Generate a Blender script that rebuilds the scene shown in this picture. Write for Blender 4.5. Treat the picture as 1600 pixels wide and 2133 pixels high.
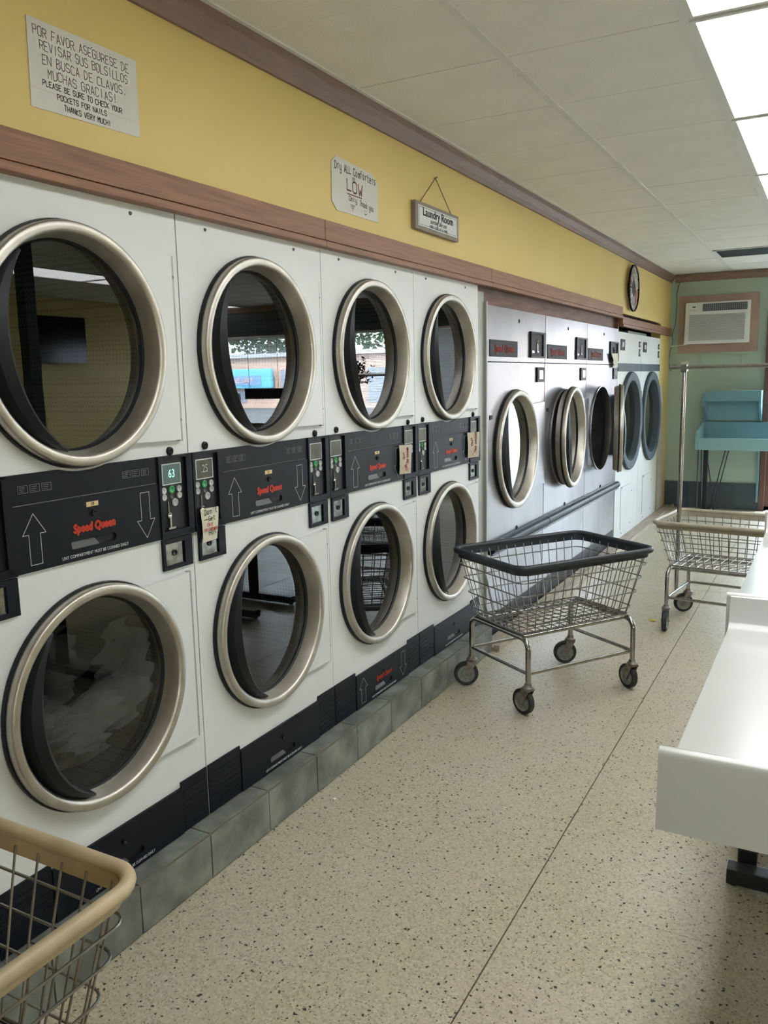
import bpy, bmesh, math, random
from mathutils import Vector, Matrix
R_ = random.Random(7)
for o in list(bpy.data.objects): bpy.data.objects.remove(o, do_unlink=True)
SC = bpy.context.scene
COL = SC.collection

# ------------------------------------------------------------------ camera
YAW, PITCH, ROLL, FPX = 0.4985, -0.1587, -0.0203, 1727.3
def cam_axes():
    cy, sy, cp, sp = math.cos(YAW), math.sin(YAW), math.cos(PITCH), math.sin(PITCH)
    fw = Vector((-sy*cp, cy*cp, sp)); rt = Vector((cy, sy, 0)); up = rt.cross(fw)
    cr, sr = math.cos(ROLL), math.sin(ROLL)
    return rt*cr+up*sr, -rt*sr+up*cr, fw
_r, _u, _f = cam_axes()
cam = bpy.data.cameras.new('camera'); cam.sensor_fit = 'HORIZONTAL'; cam.sensor_width = 36
cam.lens = FPX/1600*36; cam.clip_start = 0.02; cam.clip_end = 300
camo = bpy.data.objects.new('camera', cam); COL.objects.link(camo)
m = Matrix.Identity(4)
for i in range(3):
    m[i][0] = _r[i]; m[i][1] = _u[i]; m[i][2] = -_f[i]
m[0][3], m[1][3], m[2][3] = 1.766, 0.0, 1.58
camo.matrix_world = m
SC.camera = camo
# ------------------------------------------------------------------ world, sun, exposure
W = bpy.data.worlds.new('overcast_sky'); SC.world = W; W.use_nodes = True
bg = W.node_tree.nodes['Background']; bg.inputs[0].default_value = (0.76, 0.87, 1.0, 1); bg.inputs[1].default_value = 23.0
sun = bpy.data.lights.new('sun', 'SUN'); sun.energy = 20.0; sun.angle = 0.05; sun.color = (1.0, 0.94, 0.85)
suno = bpy.data.objects.new('sun', sun); COL.objects.link(suno); suno.rotation_euler = (math.radians(42), 0, math.radians(-20))
PANEL_E = 4.4
SC.view_settings.view_transform = 'Standard'; SC.view_settings.look = 'None'
SC.view_settings.gamma = 1.0; SC.view_settings.exposure = 0.82; SC.view_settings.use_curve_mapping = False

# ------------------------------------------------------------------ materials
MATS = {}
def nodes(name):
    m = bpy.data.materials.new(name); m.use_nodes = True
    nt = m.node_tree; b = nt.nodes['Principled BSDF']
    return m, nt, b
def pm(name, col, rough=0.5, metal=0.0, var=0.06, vs=6.0, bump=0.0, bs=80.0, spec=0.5, col2=None, stretch=None, coat=0.0):
    if name in MATS: return MATS[name]
    m, nt, b = nodes(name); N = nt.nodes; L = nt.links
    tc = N.new('ShaderNodeTexCoord'); mp = N.new('ShaderNodeMapping'); L.new(tc.outputs['Object'], mp.inputs[0])
    if stretch: mp.inputs['Scale'].default_value = stretch
    n = N.new('ShaderNodeTexNoise'); n.inputs['Scale'].default_value = vs; n.inputs['Detail'].default_value = 5; L.new(mp.outputs[0], n.inputs['Vector'])
    mx = N.new('ShaderNodeMix'); mx.data_type = 'RGBA'
    c2 = col2 or tuple(max(0, c*(1-var*2.2)) for c in col)
    mx.inputs[6].default_value = (*col, 1); mx.inputs[7].default_value = (*c2, 1)
    rp = N.new('ShaderNodeMapRange'); rp.inputs[1].default_value = .35; rp.inputs[2].default_value = .7
    L.new(n.outputs[0], rp.inputs[0]); L.new(rp.outputs[0], mx.inputs[0]); L.new(mx.outputs[2], b.inputs['Base Color'])
    b.inputs['Roughness'].default_value = rough; b.inputs['Metallic'].default_value = metal
    b.inputs['Specular IOR Level'].default_value = spec
    if coat: b.inputs['Coat Weight'].default_value = coat; b.inputs['Coat Roughness'].default_value = .12
    if bump:
        n2 = N.new('ShaderNodeTexNoise'); n2.inputs['Scale'].default_value = bs; n2.inputs['Detail'].default_value = 3; L.new(mp.outputs[0], n2.inputs['Vector'])
        bp = N.new('ShaderNodeBump'); bp.inputs['Strength'].default_value = bump; bp.inputs['Distance'].default_value = .004
        L.new(n2.outputs[0], bp.inputs['Height']); L.new(bp.outputs[0], b.inputs['Normal'])
    MATS[name] = m; return m
def glass(name, tint, gain=1.0, rough=0.0):
    m = bpy.data.materials.new(name); m.use_nodes = True; nt = m.node_tree; N = nt.nodes; L = nt.links
    for n in list(N): N.remove(n)
    out = N.new('ShaderNodeOutputMaterial'); mix = N.new('ShaderNodeMixShader'); t = N.new('ShaderNodeBsdfTransparent'); g = N.new('ShaderNodeBsdfGlossy')
    t.inputs[0].default_value = (*tint, 1); g.inputs['Roughness'].default_value = rough; g.inputs[0].default_value = (1, 1, 1, 1)
    lw = N.new('ShaderNodeLayerWeight'); lw.inputs[0].default_value = .5
    pw = N.new('ShaderNodeMath'); pw.operation = 'POWER'; pw.inputs[1].default_value = 5
    ml = N.new('ShaderNodeMath'); ml.operation = 'MULTIPLY_ADD'; ml.inputs[1].default_value = .95*gain; ml.inputs[2].default_value = .05*gain; ml.use_clamp = True
    L.new(lw.outputs['Facing'], pw.inputs[0]); L.new(pw.outputs[0], ml.inputs[0]); L.new(ml.outputs[0], mix.inputs[0])
    L.new(t.outputs[0], mix.inputs[1]); L.new(g.outputs[0], mix.inputs[2]); L.new(mix.outputs[0], out.inputs[0])
    return m
def emis(name, col, s):
    m, nt, b = nodes(name); b.inputs['Base Color'].default_value = ((.8, .8, .8, 1) if s > 2 else (.04, .05, .05, 1))
    b.inputs['Emission Color'].default_value = (*col, 1); b.inputs['Emission Strength'].default_value = s
    return m

M_ENAMEL = pm('white_enamel', (.69, .71, .71), .38, var=.02, vs=3, spec=.45)
M_DARK = pm('charcoal_plastic', (.004, .007, .013), .45, var=.1, spec=.22)
M_BLACK = pm('black_rubber', (.005, .007, .011), .45, var=.1, spec=.35)
M_RING = pm('brushed_ring_steel', (.56, .53, .48), .42, 1.0, var=.08, vs=18, stretch=(1, 1, 1))
M_STEEL = pm('brushed_stainless', (.35, .335, .35), .33, 1.0, var=.16, vs=1.6, bump=.45, bs=3)
M_CHROME = pm('worn_chrome', (.46, .46, .455), .15, 1.0, var=.12, vs=30)
M_WIRE = pm('zinc_wire', (.30, .29, .275), .30, 1.0, var=.1, vs=30)
M_SCREW = pm('screw_steel', (.25, .25, .25), .4, .8)
M_GLASS = glass('door_glass', (.36, .39, .40), 1.25)
M_WGLASS = glass('window_glass', (.95, .98, .98), 1.0)
M_YELLOW = pm('yellow_paint', (.72, .555, .20), .55, var=.03, vs=1.2, bump=.12, bs=220)
M_GREEN = pm('green_paint', (.40, .50, .41), .55, var=.04, vs=1.5, bump=.1, bs=200)
M_HEADER = pm('dark_green_header_paint', (.035, .06, .055), .6, var=.05)
M_PLASTER = pm('beige_plaster', (.55, .50, .45), .8, var=.1, vs=9, bump=.3, bs=40)
M_WOOD = pm('stained_fascia_wood', (.30, .14, .075), .5, var=.18, vs=9, stretch=(8, .5, 9), bump=.15, bs=30)
M_CROWN = pm('brown_crown_paint', (.24, .15, .115), .5, var=.1, vs=12, stretch=(6, .6, 6))
M_BOARD = pm('reddish_backing_board', (.20, .10, .075), .6, var=.2, vs=6, stretch=(6, .7, 6))
M_TAN = pm('tan_board', (.42, .29, .23), .6, var=.07, vs=5)
M_PLANK = pm('pale_floor_plank', (.46, .38, .29), .5, var=.2, vs=5, stretch=(8, .6, 8))
M_CTILE = pm('ceiling_tile', (.86, .85, .80), .9, var=.03, vs=4, bump=.55, bs=160)
M_TEE = pm('ceiling_tee_white', (.78, .78, .75), .6, var=.03)
M_VOID = pm('dark_void', (.01, .01, .011), .9)
M_PAPER = pm('notice_paper', (.66, .65, .61), .7, var=.02, vs=8)
M_TAGP = pm('tag_card', (.62, .58, .47), .7, var=.05, vs=20)
M_KRAFT = pm('tan_tag_card', (.50, .44, .34), .7, var=.05, vs=20)
M_INK = pm('black_ink', (.03, .03, .032), .6)
M_PENC = pm('grey_marker_ink', (.17, .165, .155), .6)
M_MAROON = pm('maroon_ink', (.11, .03, .03), .6)
M_REDINK = pm('red_ink', (.45, .03, .03), .6)
M_GRNINK = pm('dark_green_ink', (.02, .08, .03), .6)
M_RED = pm('red_logo', (.60, .045, .02), .5)
M_LINE = pm('pale_print', (.55, .56, .58), .5)
M_PRINT = pm('faint_print', (.16, .17, .19), .5)
M_LABEL = pm('yellow_number_label', (.62, .46, .24), .5)
M_LCD = pm('lcd_screen', (.12, .125, .10), .18, var=.15, vs=30)
M_LCDON = emis('lit_lcd_screen', (.14, .26, .22), .16)
M_DIGIT = emis('lcd_digits', (.35, .75, .62), .9)
M_BTN = pm('pale_button', (.42, .43, .42), .4, var=.1, vs=60)
M_GBTN = pm('green_button', (.04, .30, .10), .4)
M_KBTN = pm('grey_button', (.08, .08, .085), .4)
M_SILVER = pm('lock_plate_metal', (.42, .44, .43), .22, 1.0, var=.3, vs=40)
M_BRASS = pm('brass_slot', (.45, .30, .12), .3, 1.0)
M_GREYP = pm('grey_enamel', (.065, .085, .105), .55, var=.04, spec=.25)
M_LOGOP = pm('grey_logo_plate', (.05, .05, .062), .6, spec=.2)
M_FILL = pm('grey_filler_metal', (.36, .37, .33), .4, .3, var=.08, vs=5)
M_SLATE = pm('slate_tile', (.105, .115, .105), .5, var=.3, vs=9, bump=.2, bs=25, col2=(.25, .27, .235))
M_SLATE2 = pm('blue_slate_tile', (.06, .085, .105), .4, var=.15, vs=5, bump=.1, bs=25)
M_GROUT = pm('tan_grout', (.16, .14, .105), .8)
M_TABLE = pm('white_moulded_fibreglass', (.56, .57, .555), .22, var=.02, vs=3, spec=.6, coat=.4)
M_TEAL = pm('teal_moulded_fibreglass', (.17, .32, .36), .3, var=.04, vs=3)
M_TEALF = pm('pale_teal_front', (.26, .45, .47), .35, var=.04, vs=3)
M_FOOT = pm('black_painted_steel', (.012, .014, .018), .4, var=.15, vs=20)
M_BUMP_N = pm('navy_bumper', (.022, .030, .042), .42, var=.1, vs=15)
M_BUMP_T = pm('tan_bumper', (.50, .40, .255), .45, var=.12, vs=9)
M_BUMP_Y = pm('cream_bumper', (.42, .38, .285), .45, var=.12, vs=9)
M_TYRE = pm('caster_tyre', (.02, .022, .024), .6)
M_HUB = pm('caster_hub', (.26, .27, .25), .4, .2, var=.15, vs=40)
M_RUST = pm('rusty_fork', (.27, .26, .24), .45, .5, var=.3, vs=35, col2=(.15, .10, .075))
M_AC = pm('ac_white_plastic', (.76, .78, .78), .4, var=.02)
M_ACG = pm('ac_grille_grey', (.40, .41, .42), .5, var=.03)
M_BLIND = pm('white_blind', (.80, .82, .84), .5, var=.02)
M_ALU = pm('window_frame_brown', (.13, .06, .045), .45, var=.05)
M_TV = pm('television_black', (.006, .006, .008), .15)
M_CLOTH = pm('grey_laundry_cloth', (.62, .60, .55), .9, var=.25, vs=5, bump=.5, bs=30)
M_DRUM0 = pm('galvanised_drum', (.16, .17, .17), .45, .6, var=.15, vs=12)
M_LEAF = pm('plant_leaf', (.03, .07, .03), .6, var=.2, vs=20)
M_PANEL = emis('light_diffuser', (.97, 1.0, .995), PANEL_E)

def drum_mat():
    m, nt, b = nodes('perforated_drum'); N = nt.nodes; L = nt.links
    tc = N.new('ShaderNodeTexCoord'); v = N.new('ShaderNodeTexVoronoi'); v.inputs['Scale'].default_value = 70; v.inputs['Randomness'].default_value = 0
    L.new(tc.outputs['Object'], v.inputs['Vector'])
    c = N.new('ShaderNodeMapRange'); c.inputs[1].default_value = .30; c.inputs[2].default_value = .42
    L.new(v.outputs['Distance'], c.inputs[0])
    mx = N.new('ShaderNodeMix'); mx.data_type = 'RGBA'; mx.inputs[6].default_value = (.02, .02, .02, 1); mx.inputs[7].default_value = (.10, .105, .105, 1)
    L.new(c.outputs[0], mx.inputs[0]); L.new(mx.outputs[2], b.inputs['Base Color'])
    b.inputs['Metallic'].default_value = .5; b.inputs['Roughness'].default_value = .45
    return m
M_DRUM = drum_mat()
def terrazzo():
    m, nt, b = nodes('speckled_terrazzo'); N = nt.nodes; L = nt.links
    g = N.new('ShaderNodeNewGeometry')
    def noise(s, d=3):
        n = N.new('ShaderNodeTexNoise'); n.inputs['Scale'].default_value = s; n.inputs['Detail'].default_value = d; L.new(g.outputs['Position'], n.inputs['Vector']); return n.outputs[0]
    def rng(src, a, bb, lo=0, hi=1):
        r = N.new('ShaderNodeMapRange'); r.inputs[1].default_value = a; r.inputs[2].default_value = bb; r.inputs[3].default_value = lo; r.inputs[4].default_value = hi; L.new(src, r.inputs[0]); return r.outputs[0]
    def mixc(f, a, bcol):
        x = N.new('ShaderNodeMix'); x.data_type = 'RGBA'; L.new(f, x.inputs[0])
        if isinstance(a, tuple): x.inputs[6].default_value = (*a, 1)
        else: L.new(a, x.inputs[6])
        if isinstance(bcol, tuple): x.inputs[7].default_value = (*bcol, 1)
        else: L.new(bcol, x.inputs[7])
        return x.outputs[2]
    base = mixc(rng(noise(2.2, 4), .4, .62), (.47, .41, .315), (.44, .395, .275))
    v0 = N.new('ShaderNodeTexVoronoi'); v0.inputs['Scale'].default_value = 170; L.new(g.outputs['Position'], v0.inputs['Vector'])
    sp0 = N.new('ShaderNodeSeparateColor'); L.new(v0.outputs['Color'], sp0.inputs[0])
    base = mixc(rng(sp0.outputs[0], .55, .9, 0, .55), base, (.60, .54, .43))
    base = mixc(rng(sp0.outputs[1], .7, .9, 0, .45), base, (.20, .18, .14))
    def specks(scale, dist, pick, col, src):
        wn = N.new('ShaderNodeTexNoise'); wn.inputs['Scale'].default_value = scale*1.3; L.new(g.outputs['Position'], wn.inputs['Vector'])
        sc = N.new('ShaderNodeVectorMath'); sc.operation = 'MULTIPLY_ADD'; sc.inputs[1].default_value = (.9/scale,)*3; L.new(wn.outputs['Color'], sc.inputs[0]); L.new(g.outputs['Position'], sc.inputs[2])
        v = N.new('ShaderNodeTexVoronoi'); v.inputs['Scale'].default_value = scale; L.new(sc.outputs[0], v.inputs['Vector'])
        s = N.new('ShaderNodeSeparateColor'); L.new(v.outputs['Color'], s.inputs[0])
        th = rng(s.outputs[2], 0, 1, dist*.45, dist)
        lt = N.new('ShaderNodeMath'); lt.operation = 'LESS_THAN'; L.new(v.outputs['Distance'], lt.inputs[0]); L.new(th, lt.inputs[1])
        gt = N.new('ShaderNodeMath'); gt.operation = 'GREATER_THAN'; gt.inputs[1].default_value = pick; L.new(s.outputs[0], gt.inputs[0])
        mu = N.new('ShaderNodeMath'); mu.operation = 'MULTIPLY'; L.new(lt.outputs[0], mu.inputs[0]); L.new(gt.outputs[0], mu.inputs[1])
        return mixc(mu.outputs[0], src, col)
    c = specks(46, .27, .30, (.035, .030, .025), base)
    c = specks(92, .27, .42, (.085, .073, .055), c)
    c = specks(60, .20, .8, (.60, .57, .48), c)
    L.new(c, b.inputs['Base Color']); b.inputs['Roughness'].default_value = .34; b.inputs['Specular IOR Level'].default_value = .45
    rr = rng(noise(3), .3, .7, .28, .42); L.new(rr, b.inputs['Roughness'])
    return m
M_TERR = terrazzo()

# ------------------------------------------------------------------ mesh builder
class MB:
    def __init__(s): s.v = []; s.f = []; s.m = []; s.mats = []
    def add(s, vs, fs, mat=None):
        k = len(s.v); s.v += [tuple(p) for p in vs]; s.f += [tuple(i+k for i in f) for f in fs]
        if mat is not None and mat not in s.mats: s.mats.append(mat)
        s.m += [s.mats.index(mat) if mat is not None else 0]*len(fs); return s
    def box(s, x0, x1, y0, y1, z0, z1, mat=None):
        vs = [(x, y, z) for x in (x0, x1) for y in (y0, y1) for z in (z0, z1)]
        return s.add(vs, [(0, 1, 3, 2), (4, 6, 7, 5), (0, 4, 5, 1), (2, 3, 7, 6), (0, 2, 6, 4), (1, 5, 7, 3)], mat)
    def hexa(s, b4, t4, mat=None):
        return s.add(list(b4)+list(t4), [(3, 2, 1, 0), (4, 5, 6, 7), (0, 1, 5, 4), (1, 2, 6, 5), (2, 3, 7, 6), (3, 0, 4, 7)], mat)
    def tube(s, pts, r, seg=8, closed=False, mat=None, cap=True):
        pts = [Vector(p) for p in pts]; n = len(pts); rs = r if isinstance(r, (list, tuple)) else [r]*n
        up = None; vs = []
        for i, p in enumerate(pts):
            a = pts[(i-1) % n] if (closed or i > 0) else p; b = pts[(i+1) % n] if (closed or i < n-1) else p
            t = (b-a).normalized()
            if up is None: up = t.cross(Vector((0, 0, 1))) if abs(t.z) < .95 else t.cross(Vector((1, 0, 0)))
            up = (up - t*up.dot(t)).normalized(); w = t.cross(up)
            for k in range(seg):
                an = 2*math.pi*k/seg; vs.append(p + (up*math.cos(an)+w*math.sin(an))*rs[i])
        fs = []
        for i in range(n if closed else n-1):
            j = (i+1) % n
            for k in range(seg):
                l = (k+1) % seg; fs.append((i*seg+k, i*seg+l, j*seg+l, j*seg+k))
        if not closed and cap: fs += [tuple(range(seg-1, -1, -1)), tuple((n-1)*seg+k for k in range(seg))]
        return s.add(vs, fs, mat)
    def cyl(s, p, q, r, seg=16, mat=None): return s.tube([p, q], r, seg, mat=mat)
    def lathe(s, prof, c, axis='x', seg=64, mat=None, caps=False):
        # prof: list of (along, radius)
        vs = []; n = len(prof)
        for a, r in prof:
            for k in range(seg):
                t = 2*math.pi*k/seg; u, w = r*math.cos(t), r*math.sin(t)
                vs.append({'x': (c[0]+a, c[1]+u, c[2]+w), 'y': (c[0]+u, c[1]-a, c[2]+w), 'z': (c[0]+u, c[1]+w, c[2]+a)}[axis])
        fs = []
        for i in range(n-1):
            for k in range(seg):
                l = (k+1) % seg; fs.append((i*seg+k, (i+1)*seg+k, (i+1)*seg+l, i*seg+l))
        if caps: fs += [tuple(range(seg)), tuple((n-1)*seg+k for k in range(seg-1, -1, -1))]
        return s.add(vs, fs, mat)
    def prism(s, poly, x0, x1, mat=None):   # poly in (y,z), extruded along x
        n = len(poly); vs = [(x0, y, z) for y, z in poly]+[(x1, y, z) for y, z in poly]
        fs = [tuple(range(n-1, -1, -1)), tuple(range(n, 2*n))]+[(i, (i+1) % n, n+(i+1) % n, n+i) for i in range(n)]
        return s.add(vs, fs, mat)
    def holeplate(s, y0, y1, z0, z1, cy, cz, r, x0, x1, seg=64, mat=None):
        # rectangular plate (front face x1, back x0) with a round hole
        outer = []; inner = []
        for k in range(seg):
            t = 2*math.pi*(k+.5)/seg; c, sn = math.cos(t), math.sin(t)
            ty = ((y1-cy)/c if c > 0 else (y0-cy)/c) if abs(c) > 1e-9 else 1e9
            tz = ((z1-cz)/sn if sn > 0 else (z0-cz)/sn) if abs(sn) > 1e-9 else 1e9
            q = min(ty, tz); outer.append([cy+c*q, cz+sn*q]); inner.append([cy+c*r, cz+sn*r])
        for (py, pz) in ((y0, z0), (y0, z1), (y1, z0), (y1, z1)):
            b = min(range(seg), key=lambda i: (outer[i][0]-py)**2+(outer[i][1]-pz)**2); outer[b] = [py, pz]
        vs = []
        for x in (x0, x1): vs += [(x, *p) for p in outer]+[(x, *p) for p in inner]
        fs = []
        for k in range(seg):
            l = (k+1) % seg; S = seg
            fs += [(2*S+k, 2*S+l, 3*S+l, 3*S+k), (k, S+k, S+l, l), (S+k, 3*S+k, 3*S+l, S+l), (k, l, 2*S+l, 2*S+k)]
        return s.add(vs, fs, mat)
    def xform(s, M):
        s.v = [tuple(M @ Vector(p)) for p in s.v]; return s
    def build(s, name, mat=None, parent=None, smooth=False, bevel=0, offset=None):
        me = bpy.data.meshes.new(name)
        vs = s.v if offset is None else [(p[0]-offset[0], p[1]-offset[1], p[2]-offset[2]) for p in s.v]
        me.from_pydata(vs, [], s.f)
        if s.mats:
            for mm in s.mats: me.materials.append(mm)
            me.polygons.foreach_set('material_index', s.m)
        else: me.materials.append(mat)
        bm = bmesh.new(); bm.from_mesh(me)
        bmesh.ops.recalc_face_normals(bm, faces=bm.faces)
        if bevel: bmesh.ops.bevel(bm, geom=bm.edges[:], offset=bevel, segments=2, profile=.6, affect='EDGES', clamp_overlap=True)
        bm.to_mesh(me); bm.free()
        if smooth:
            me.polygons.foreach_set('use_smooth', [True]*len(me.polygons))
            try: me.set_sharp_from_angle(angle=math.radians(38))
            except Exception: pass
        o = bpy.data.objects.new(name, me); COL.objects.link(o)
        if parent: o.parent = parent
        return o
def thing(name, label, cat, loc=(0, 0, 0), rz=0, group=None):
    o = bpy.data.objects.new(name, None); COL.objects.link(o); o.location = loc; o.rotation_euler = (0, 0, rz)
    o.empty_display_size = .1; return tag(o, label, cat, group)
def tag(o, label, cat, group=None):
    o['label'] = label; o['category'] = cat
    if group: o['group'] = group
    return o
def struct(o): o['kind'] = 'structure'; return o
def setloc(o, loc):      # mesh thing built in world coords -> origin moved to its base
    loc = Vector(loc); o.data.transform(Matrix.Translation(-loc)); o.location = loc; return o
def dup(root, loc, rz=None, label=None, group=None):
    r = root.copy(); COL.objects.link(r); r.location = loc
    if rz is not None: r.rotation_euler = (0, 0, rz)
    if label: r['label'] = label
    if group: r['group'] = group
    def rec(a, b, d):
        for ch in list(a.children):
            if ch.get('nocopy'): continue
            c = ch.copy(); COL.objects.link(c); c.parent = b
            if d < 2: rec(ch, c, d+1)
    rec(root, r, 0); return r
PX = Matrix(((0, 0, 1), (1, 0, 0), (0, 1, 0)))          # text plane facing +x : X->+y, Y->+z
PY = Matrix(((1, 0, 0), (0, 0, -1), (0, 1, 0)))         # facing -y : X->+x, Y->+z
def text(body, size, loc, mat, parent, name='lettering', plane=PX, align='CENTER', bold=0, sx=1, shear=0, rot=0, extrude=.0004):
    c = bpy.data.curves.new('txt', 'FONT'); c.body = body; c.size = size; c.align_x = align; c.align_y = 'CENTER'; c.shear = shear
    c.extrude = extrude; c.resolution_u = 3
    t = bpy.data.objects.new('txt', c); COL.objects.link(t); dg = bpy.context.evaluated_depsgraph_get(); dg.update()
    me = bpy.data.meshes.new_from_object(t.evaluated_get(dg)); bpy.data.objects.remove(t, do_unlink=True); bpy.data.curves.remove(c)
    Mx = Matrix.Translation(Vector(loc)) @ (plane @ Matrix.Rotation(rot, 3, 'Z') @ Matrix.Diagonal((sx, 1, 1))).to_4x4()
    if bold:      # heavier print: three slightly shifted copies joined
        bm = bmesh.new()
        for dx, dy in ((-bold, 0), (bold, 0), (0, bold), (0, -bold)):
            m2 = me.copy(); m2.transform(Matrix.Translation((dx, dy, 0))); bm.from_mesh(m2); bpy.data.meshes.remove(m2)
        bm.to_mesh(me); bm.free()
    me.transform(Mx); me.materials.clear(); me.materials.append(mat); me.name = name
    o = bpy.data.objects.new(name, me); COL.objects.link(o); o.parent = parent; return o

# stroke font for handwriting: "xy xy;xy xy" on a 4 x 6 grid ('-' descender handled with lowercase a..c = -1..-3)
ST = {'A': '00 26 40;12 32', 'B': '00 06 36 45 34 03;33 42 41 30 00', 'C': '45 36 16 05 01 10 30 41', 'D': '00 06 26 44 42 20 00', 'E': '40 00 03 06 46;03 33', 'F': '00 06 46;03 33',
 'G': '45 36 16 05 01 10 30 41 43 23', 'H': '00 06;40 46;03 43', 'I': '20 26', 'K': '00 06;46 03 40', 'L': '06 00 40', 'M': '00 06 23 46 40', 'N': '00 06 40 46', 'O': '10 01 05 16 36 45 41 30 10',
 'P': '00 06 36 45 44 33 03', 'R': '00 06 36 45 44 33 03;23 40', 'S': '45 36 16 05 04 13 33 42 41 30 10 01', 'T': '20 26;06 46', 'U': '06 01 10 30 41 46', 'V': '06 20 46', 'W': '06 10 23 30 46', 'Y': '06 23 46;23 20',
 '!': '26 22;20 21', '.': '20 21', ' ': '', 'a': '33 24 14 03 01 10 20 31 33;34 31 40', 'd': '36 31 30 10 01 03 14 34', 'e': '02 32 33 24 14 03 01 10 30', 'f': '36 26 15 10;04 34', 'h': '00 06;03 14 24 33 30', 'k': '00 06;34 02 30',
 'l': '16 11 20', 'm': '00 04;03 14 23 20;23 34 43 40', 'n': '00 04;03 14 24 33 30', 'o': '10 01 03 14 24 33 31 20 10', 'p': '1c 14;13 24 34 43 41 30 11', 'r': '10 14;13 24 34', 's': '34 14 03 12 32 31 20 00', 't': '16 11 20 30;04 34', 'u': '04 01 10 20 31;34 30',
 'y': '04 01 10 30;34 3b 2c 0b', "'": '26 25', 'i': '20 24;25 26', 'g': '33 14 03 01 10 31;34 3b 2c 0b', ')': '', '&': '', 'w': '04 10 23 30 44'}
def hand(mb, txt, y, z, h, w, sw, x, slant=0, jit=.35, seed=1):
    """writes txt as ribbons on a plane facing +x; (y,z) is the start of the baseline; slant is rise per metre"""
    rr = random.Random(seed); cw = w/max(1, len(txt)); cy = y
    dec = lambda ch: -(ord(ch)-96) if ch.isalpha() else int(ch)
    for ch in txt:
        jy = rr.uniform(-1, 1)*h*.06
        for stroke in ST.get(ch, '').split(';'):
            pts = [(cy+(dec(t[0])+rr.uniform(-jit, jit)*.5)/4*cw*.72, z+slant*(cy-y)+jy+(dec(t[1])+rr.uniform(-jit, jit)*.5)/6*h) for t in stroke.split()]
            for (a, b) in zip(pts, pts[1:]):
                d = Vector((b[0]-a[0], b[1]-a[1])); l = d.length
                if l < 1e-6: continue
                d /= l; n = Vector((-d.y, d.x))*sw/2; e = d*sw*.3
                q = [Vector(a)-e+n, Vector(a)-e-n, Vector(b)+e-n, Vector(b)+e+n]
                mb.add([(x, p.x, p.y) for p in q], [(0, 1, 2, 3)])
        cy += cw*(1 if ch != ' ' else .8)
    return mb

# ------------------------------------------------------------------ room shell
CZ, YB, XR, YR = 2.70, 10.35, 7.1, -2.6
# floor slabs with recessed joints
fl = struct(MB().box(-1.1, XR+.1, YR-.1, YB+.1, -.12, -.012).build('floor', M_GROUT))
xs = [-1.02, 0.0, 1.015, 2.03, 3.04, 4.05, 5.06, 6.07, XR]; ys = [YR] + [2.27+1.01*k for k in range(-4, 8)] + [YB]
slabcache = {}
for i in range(len(xs)-1):
    for j in range(len(ys)-1):
        g = .0013; h = .0006; a, b, c, d = xs[i], xs[i+1], ys[j], ys[j+1]
        if b < .05: continue
        key = (round(b-a, 3), round(d-c, 3))
        if key not in slabcache:
            slabcache[key] = MB().box(-(b-a)/2+.0021, (b-a)/2-.0021, -(d-c)/2+h, (d-c)/2-h, -.012, 0).build('slab', M_TERR, fl); o = slabcache[key]
        else:
            o = slabcache[key].copy(); COL.objects.link(o)
        o.location = ((a+b)/2, (c+d)/2, R_.uniform(-.0004, 0))
MB().box(-1.1, 0, YR, YB, -.012, -.0005).build('subfloor', M_TERR, fl)
# ceiling
ce = struct(MB().box(-1.1, XR+.1, YR-.1, YB+.1, CZ+.03, CZ+.12).build('ceiling', M_VOID))
GX = [0.047+.61*k for k in range(-0, 12)]+[XR]; GY = [YR]+[3.003+.61*k for k in range(-9, 13)]+[YB]
LIGHTS = [(2, k) for k in (6, 8, 10, 12, 14)]+[(8, 4), (8, 14), (8, 16), (10, 20)]     # column index, first row index (two rows each)
litcells = set((c, k+d) for c, k in LIGHTS for d in (0, 1))
VENT = (1, 18)
tc_ = {}
def tile_mesh(w, d):
    mb = MB(); e = .006
    mb.box(-w/2+.004, w/2-.004, -d/2+.003, d/2-.003, 0, .014)
    return mb
rows = len(GY)-1
ventcell = None
for i in range(-1, len(GX)-1):
    a, b = (GX[i], GX[i+1]) if i >= 0 else (0.0, GX[0])
    for j in range(rows):
        c, d = GY[j], GY[j+1]
        if d-c < .02 or b-a < .03 or (i, j) in litcells: continue
        if i == 1 and c <= 8.6 < d: ventcell = (a, b, c, d); continue
        key = (round(b-a, 3), round(d-c, 3))
        if key not in tc_: tc_[key] = tile_mesh(b-a, d-c).build('ceiling_panel', M_CTILE, ce); o = tc_[key]
        else: o = tc_[key].copy(); COL.objects.link(o)
        o.location = ((a+b)/2, (c+d)/2, CZ+.002+R_.uniform(-.001, .002))
for k, x in enumerate(GX[:-1]):
    MB().box(x-.014, x+.014, YR, YB, CZ-.004, CZ+.004).build('runner', M_TEE, ce)
tm = None
for y in GY[1:-1]:
    if tm is None: tm = MB().box(0, XR, -.006, .006, CZ+.003, CZ+.010).build('cross_tee', M_TEE, ce); o = tm
    else: o = tm.copy(); COL.objects.link(o)
    o.location = (0, y, 0)
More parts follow.
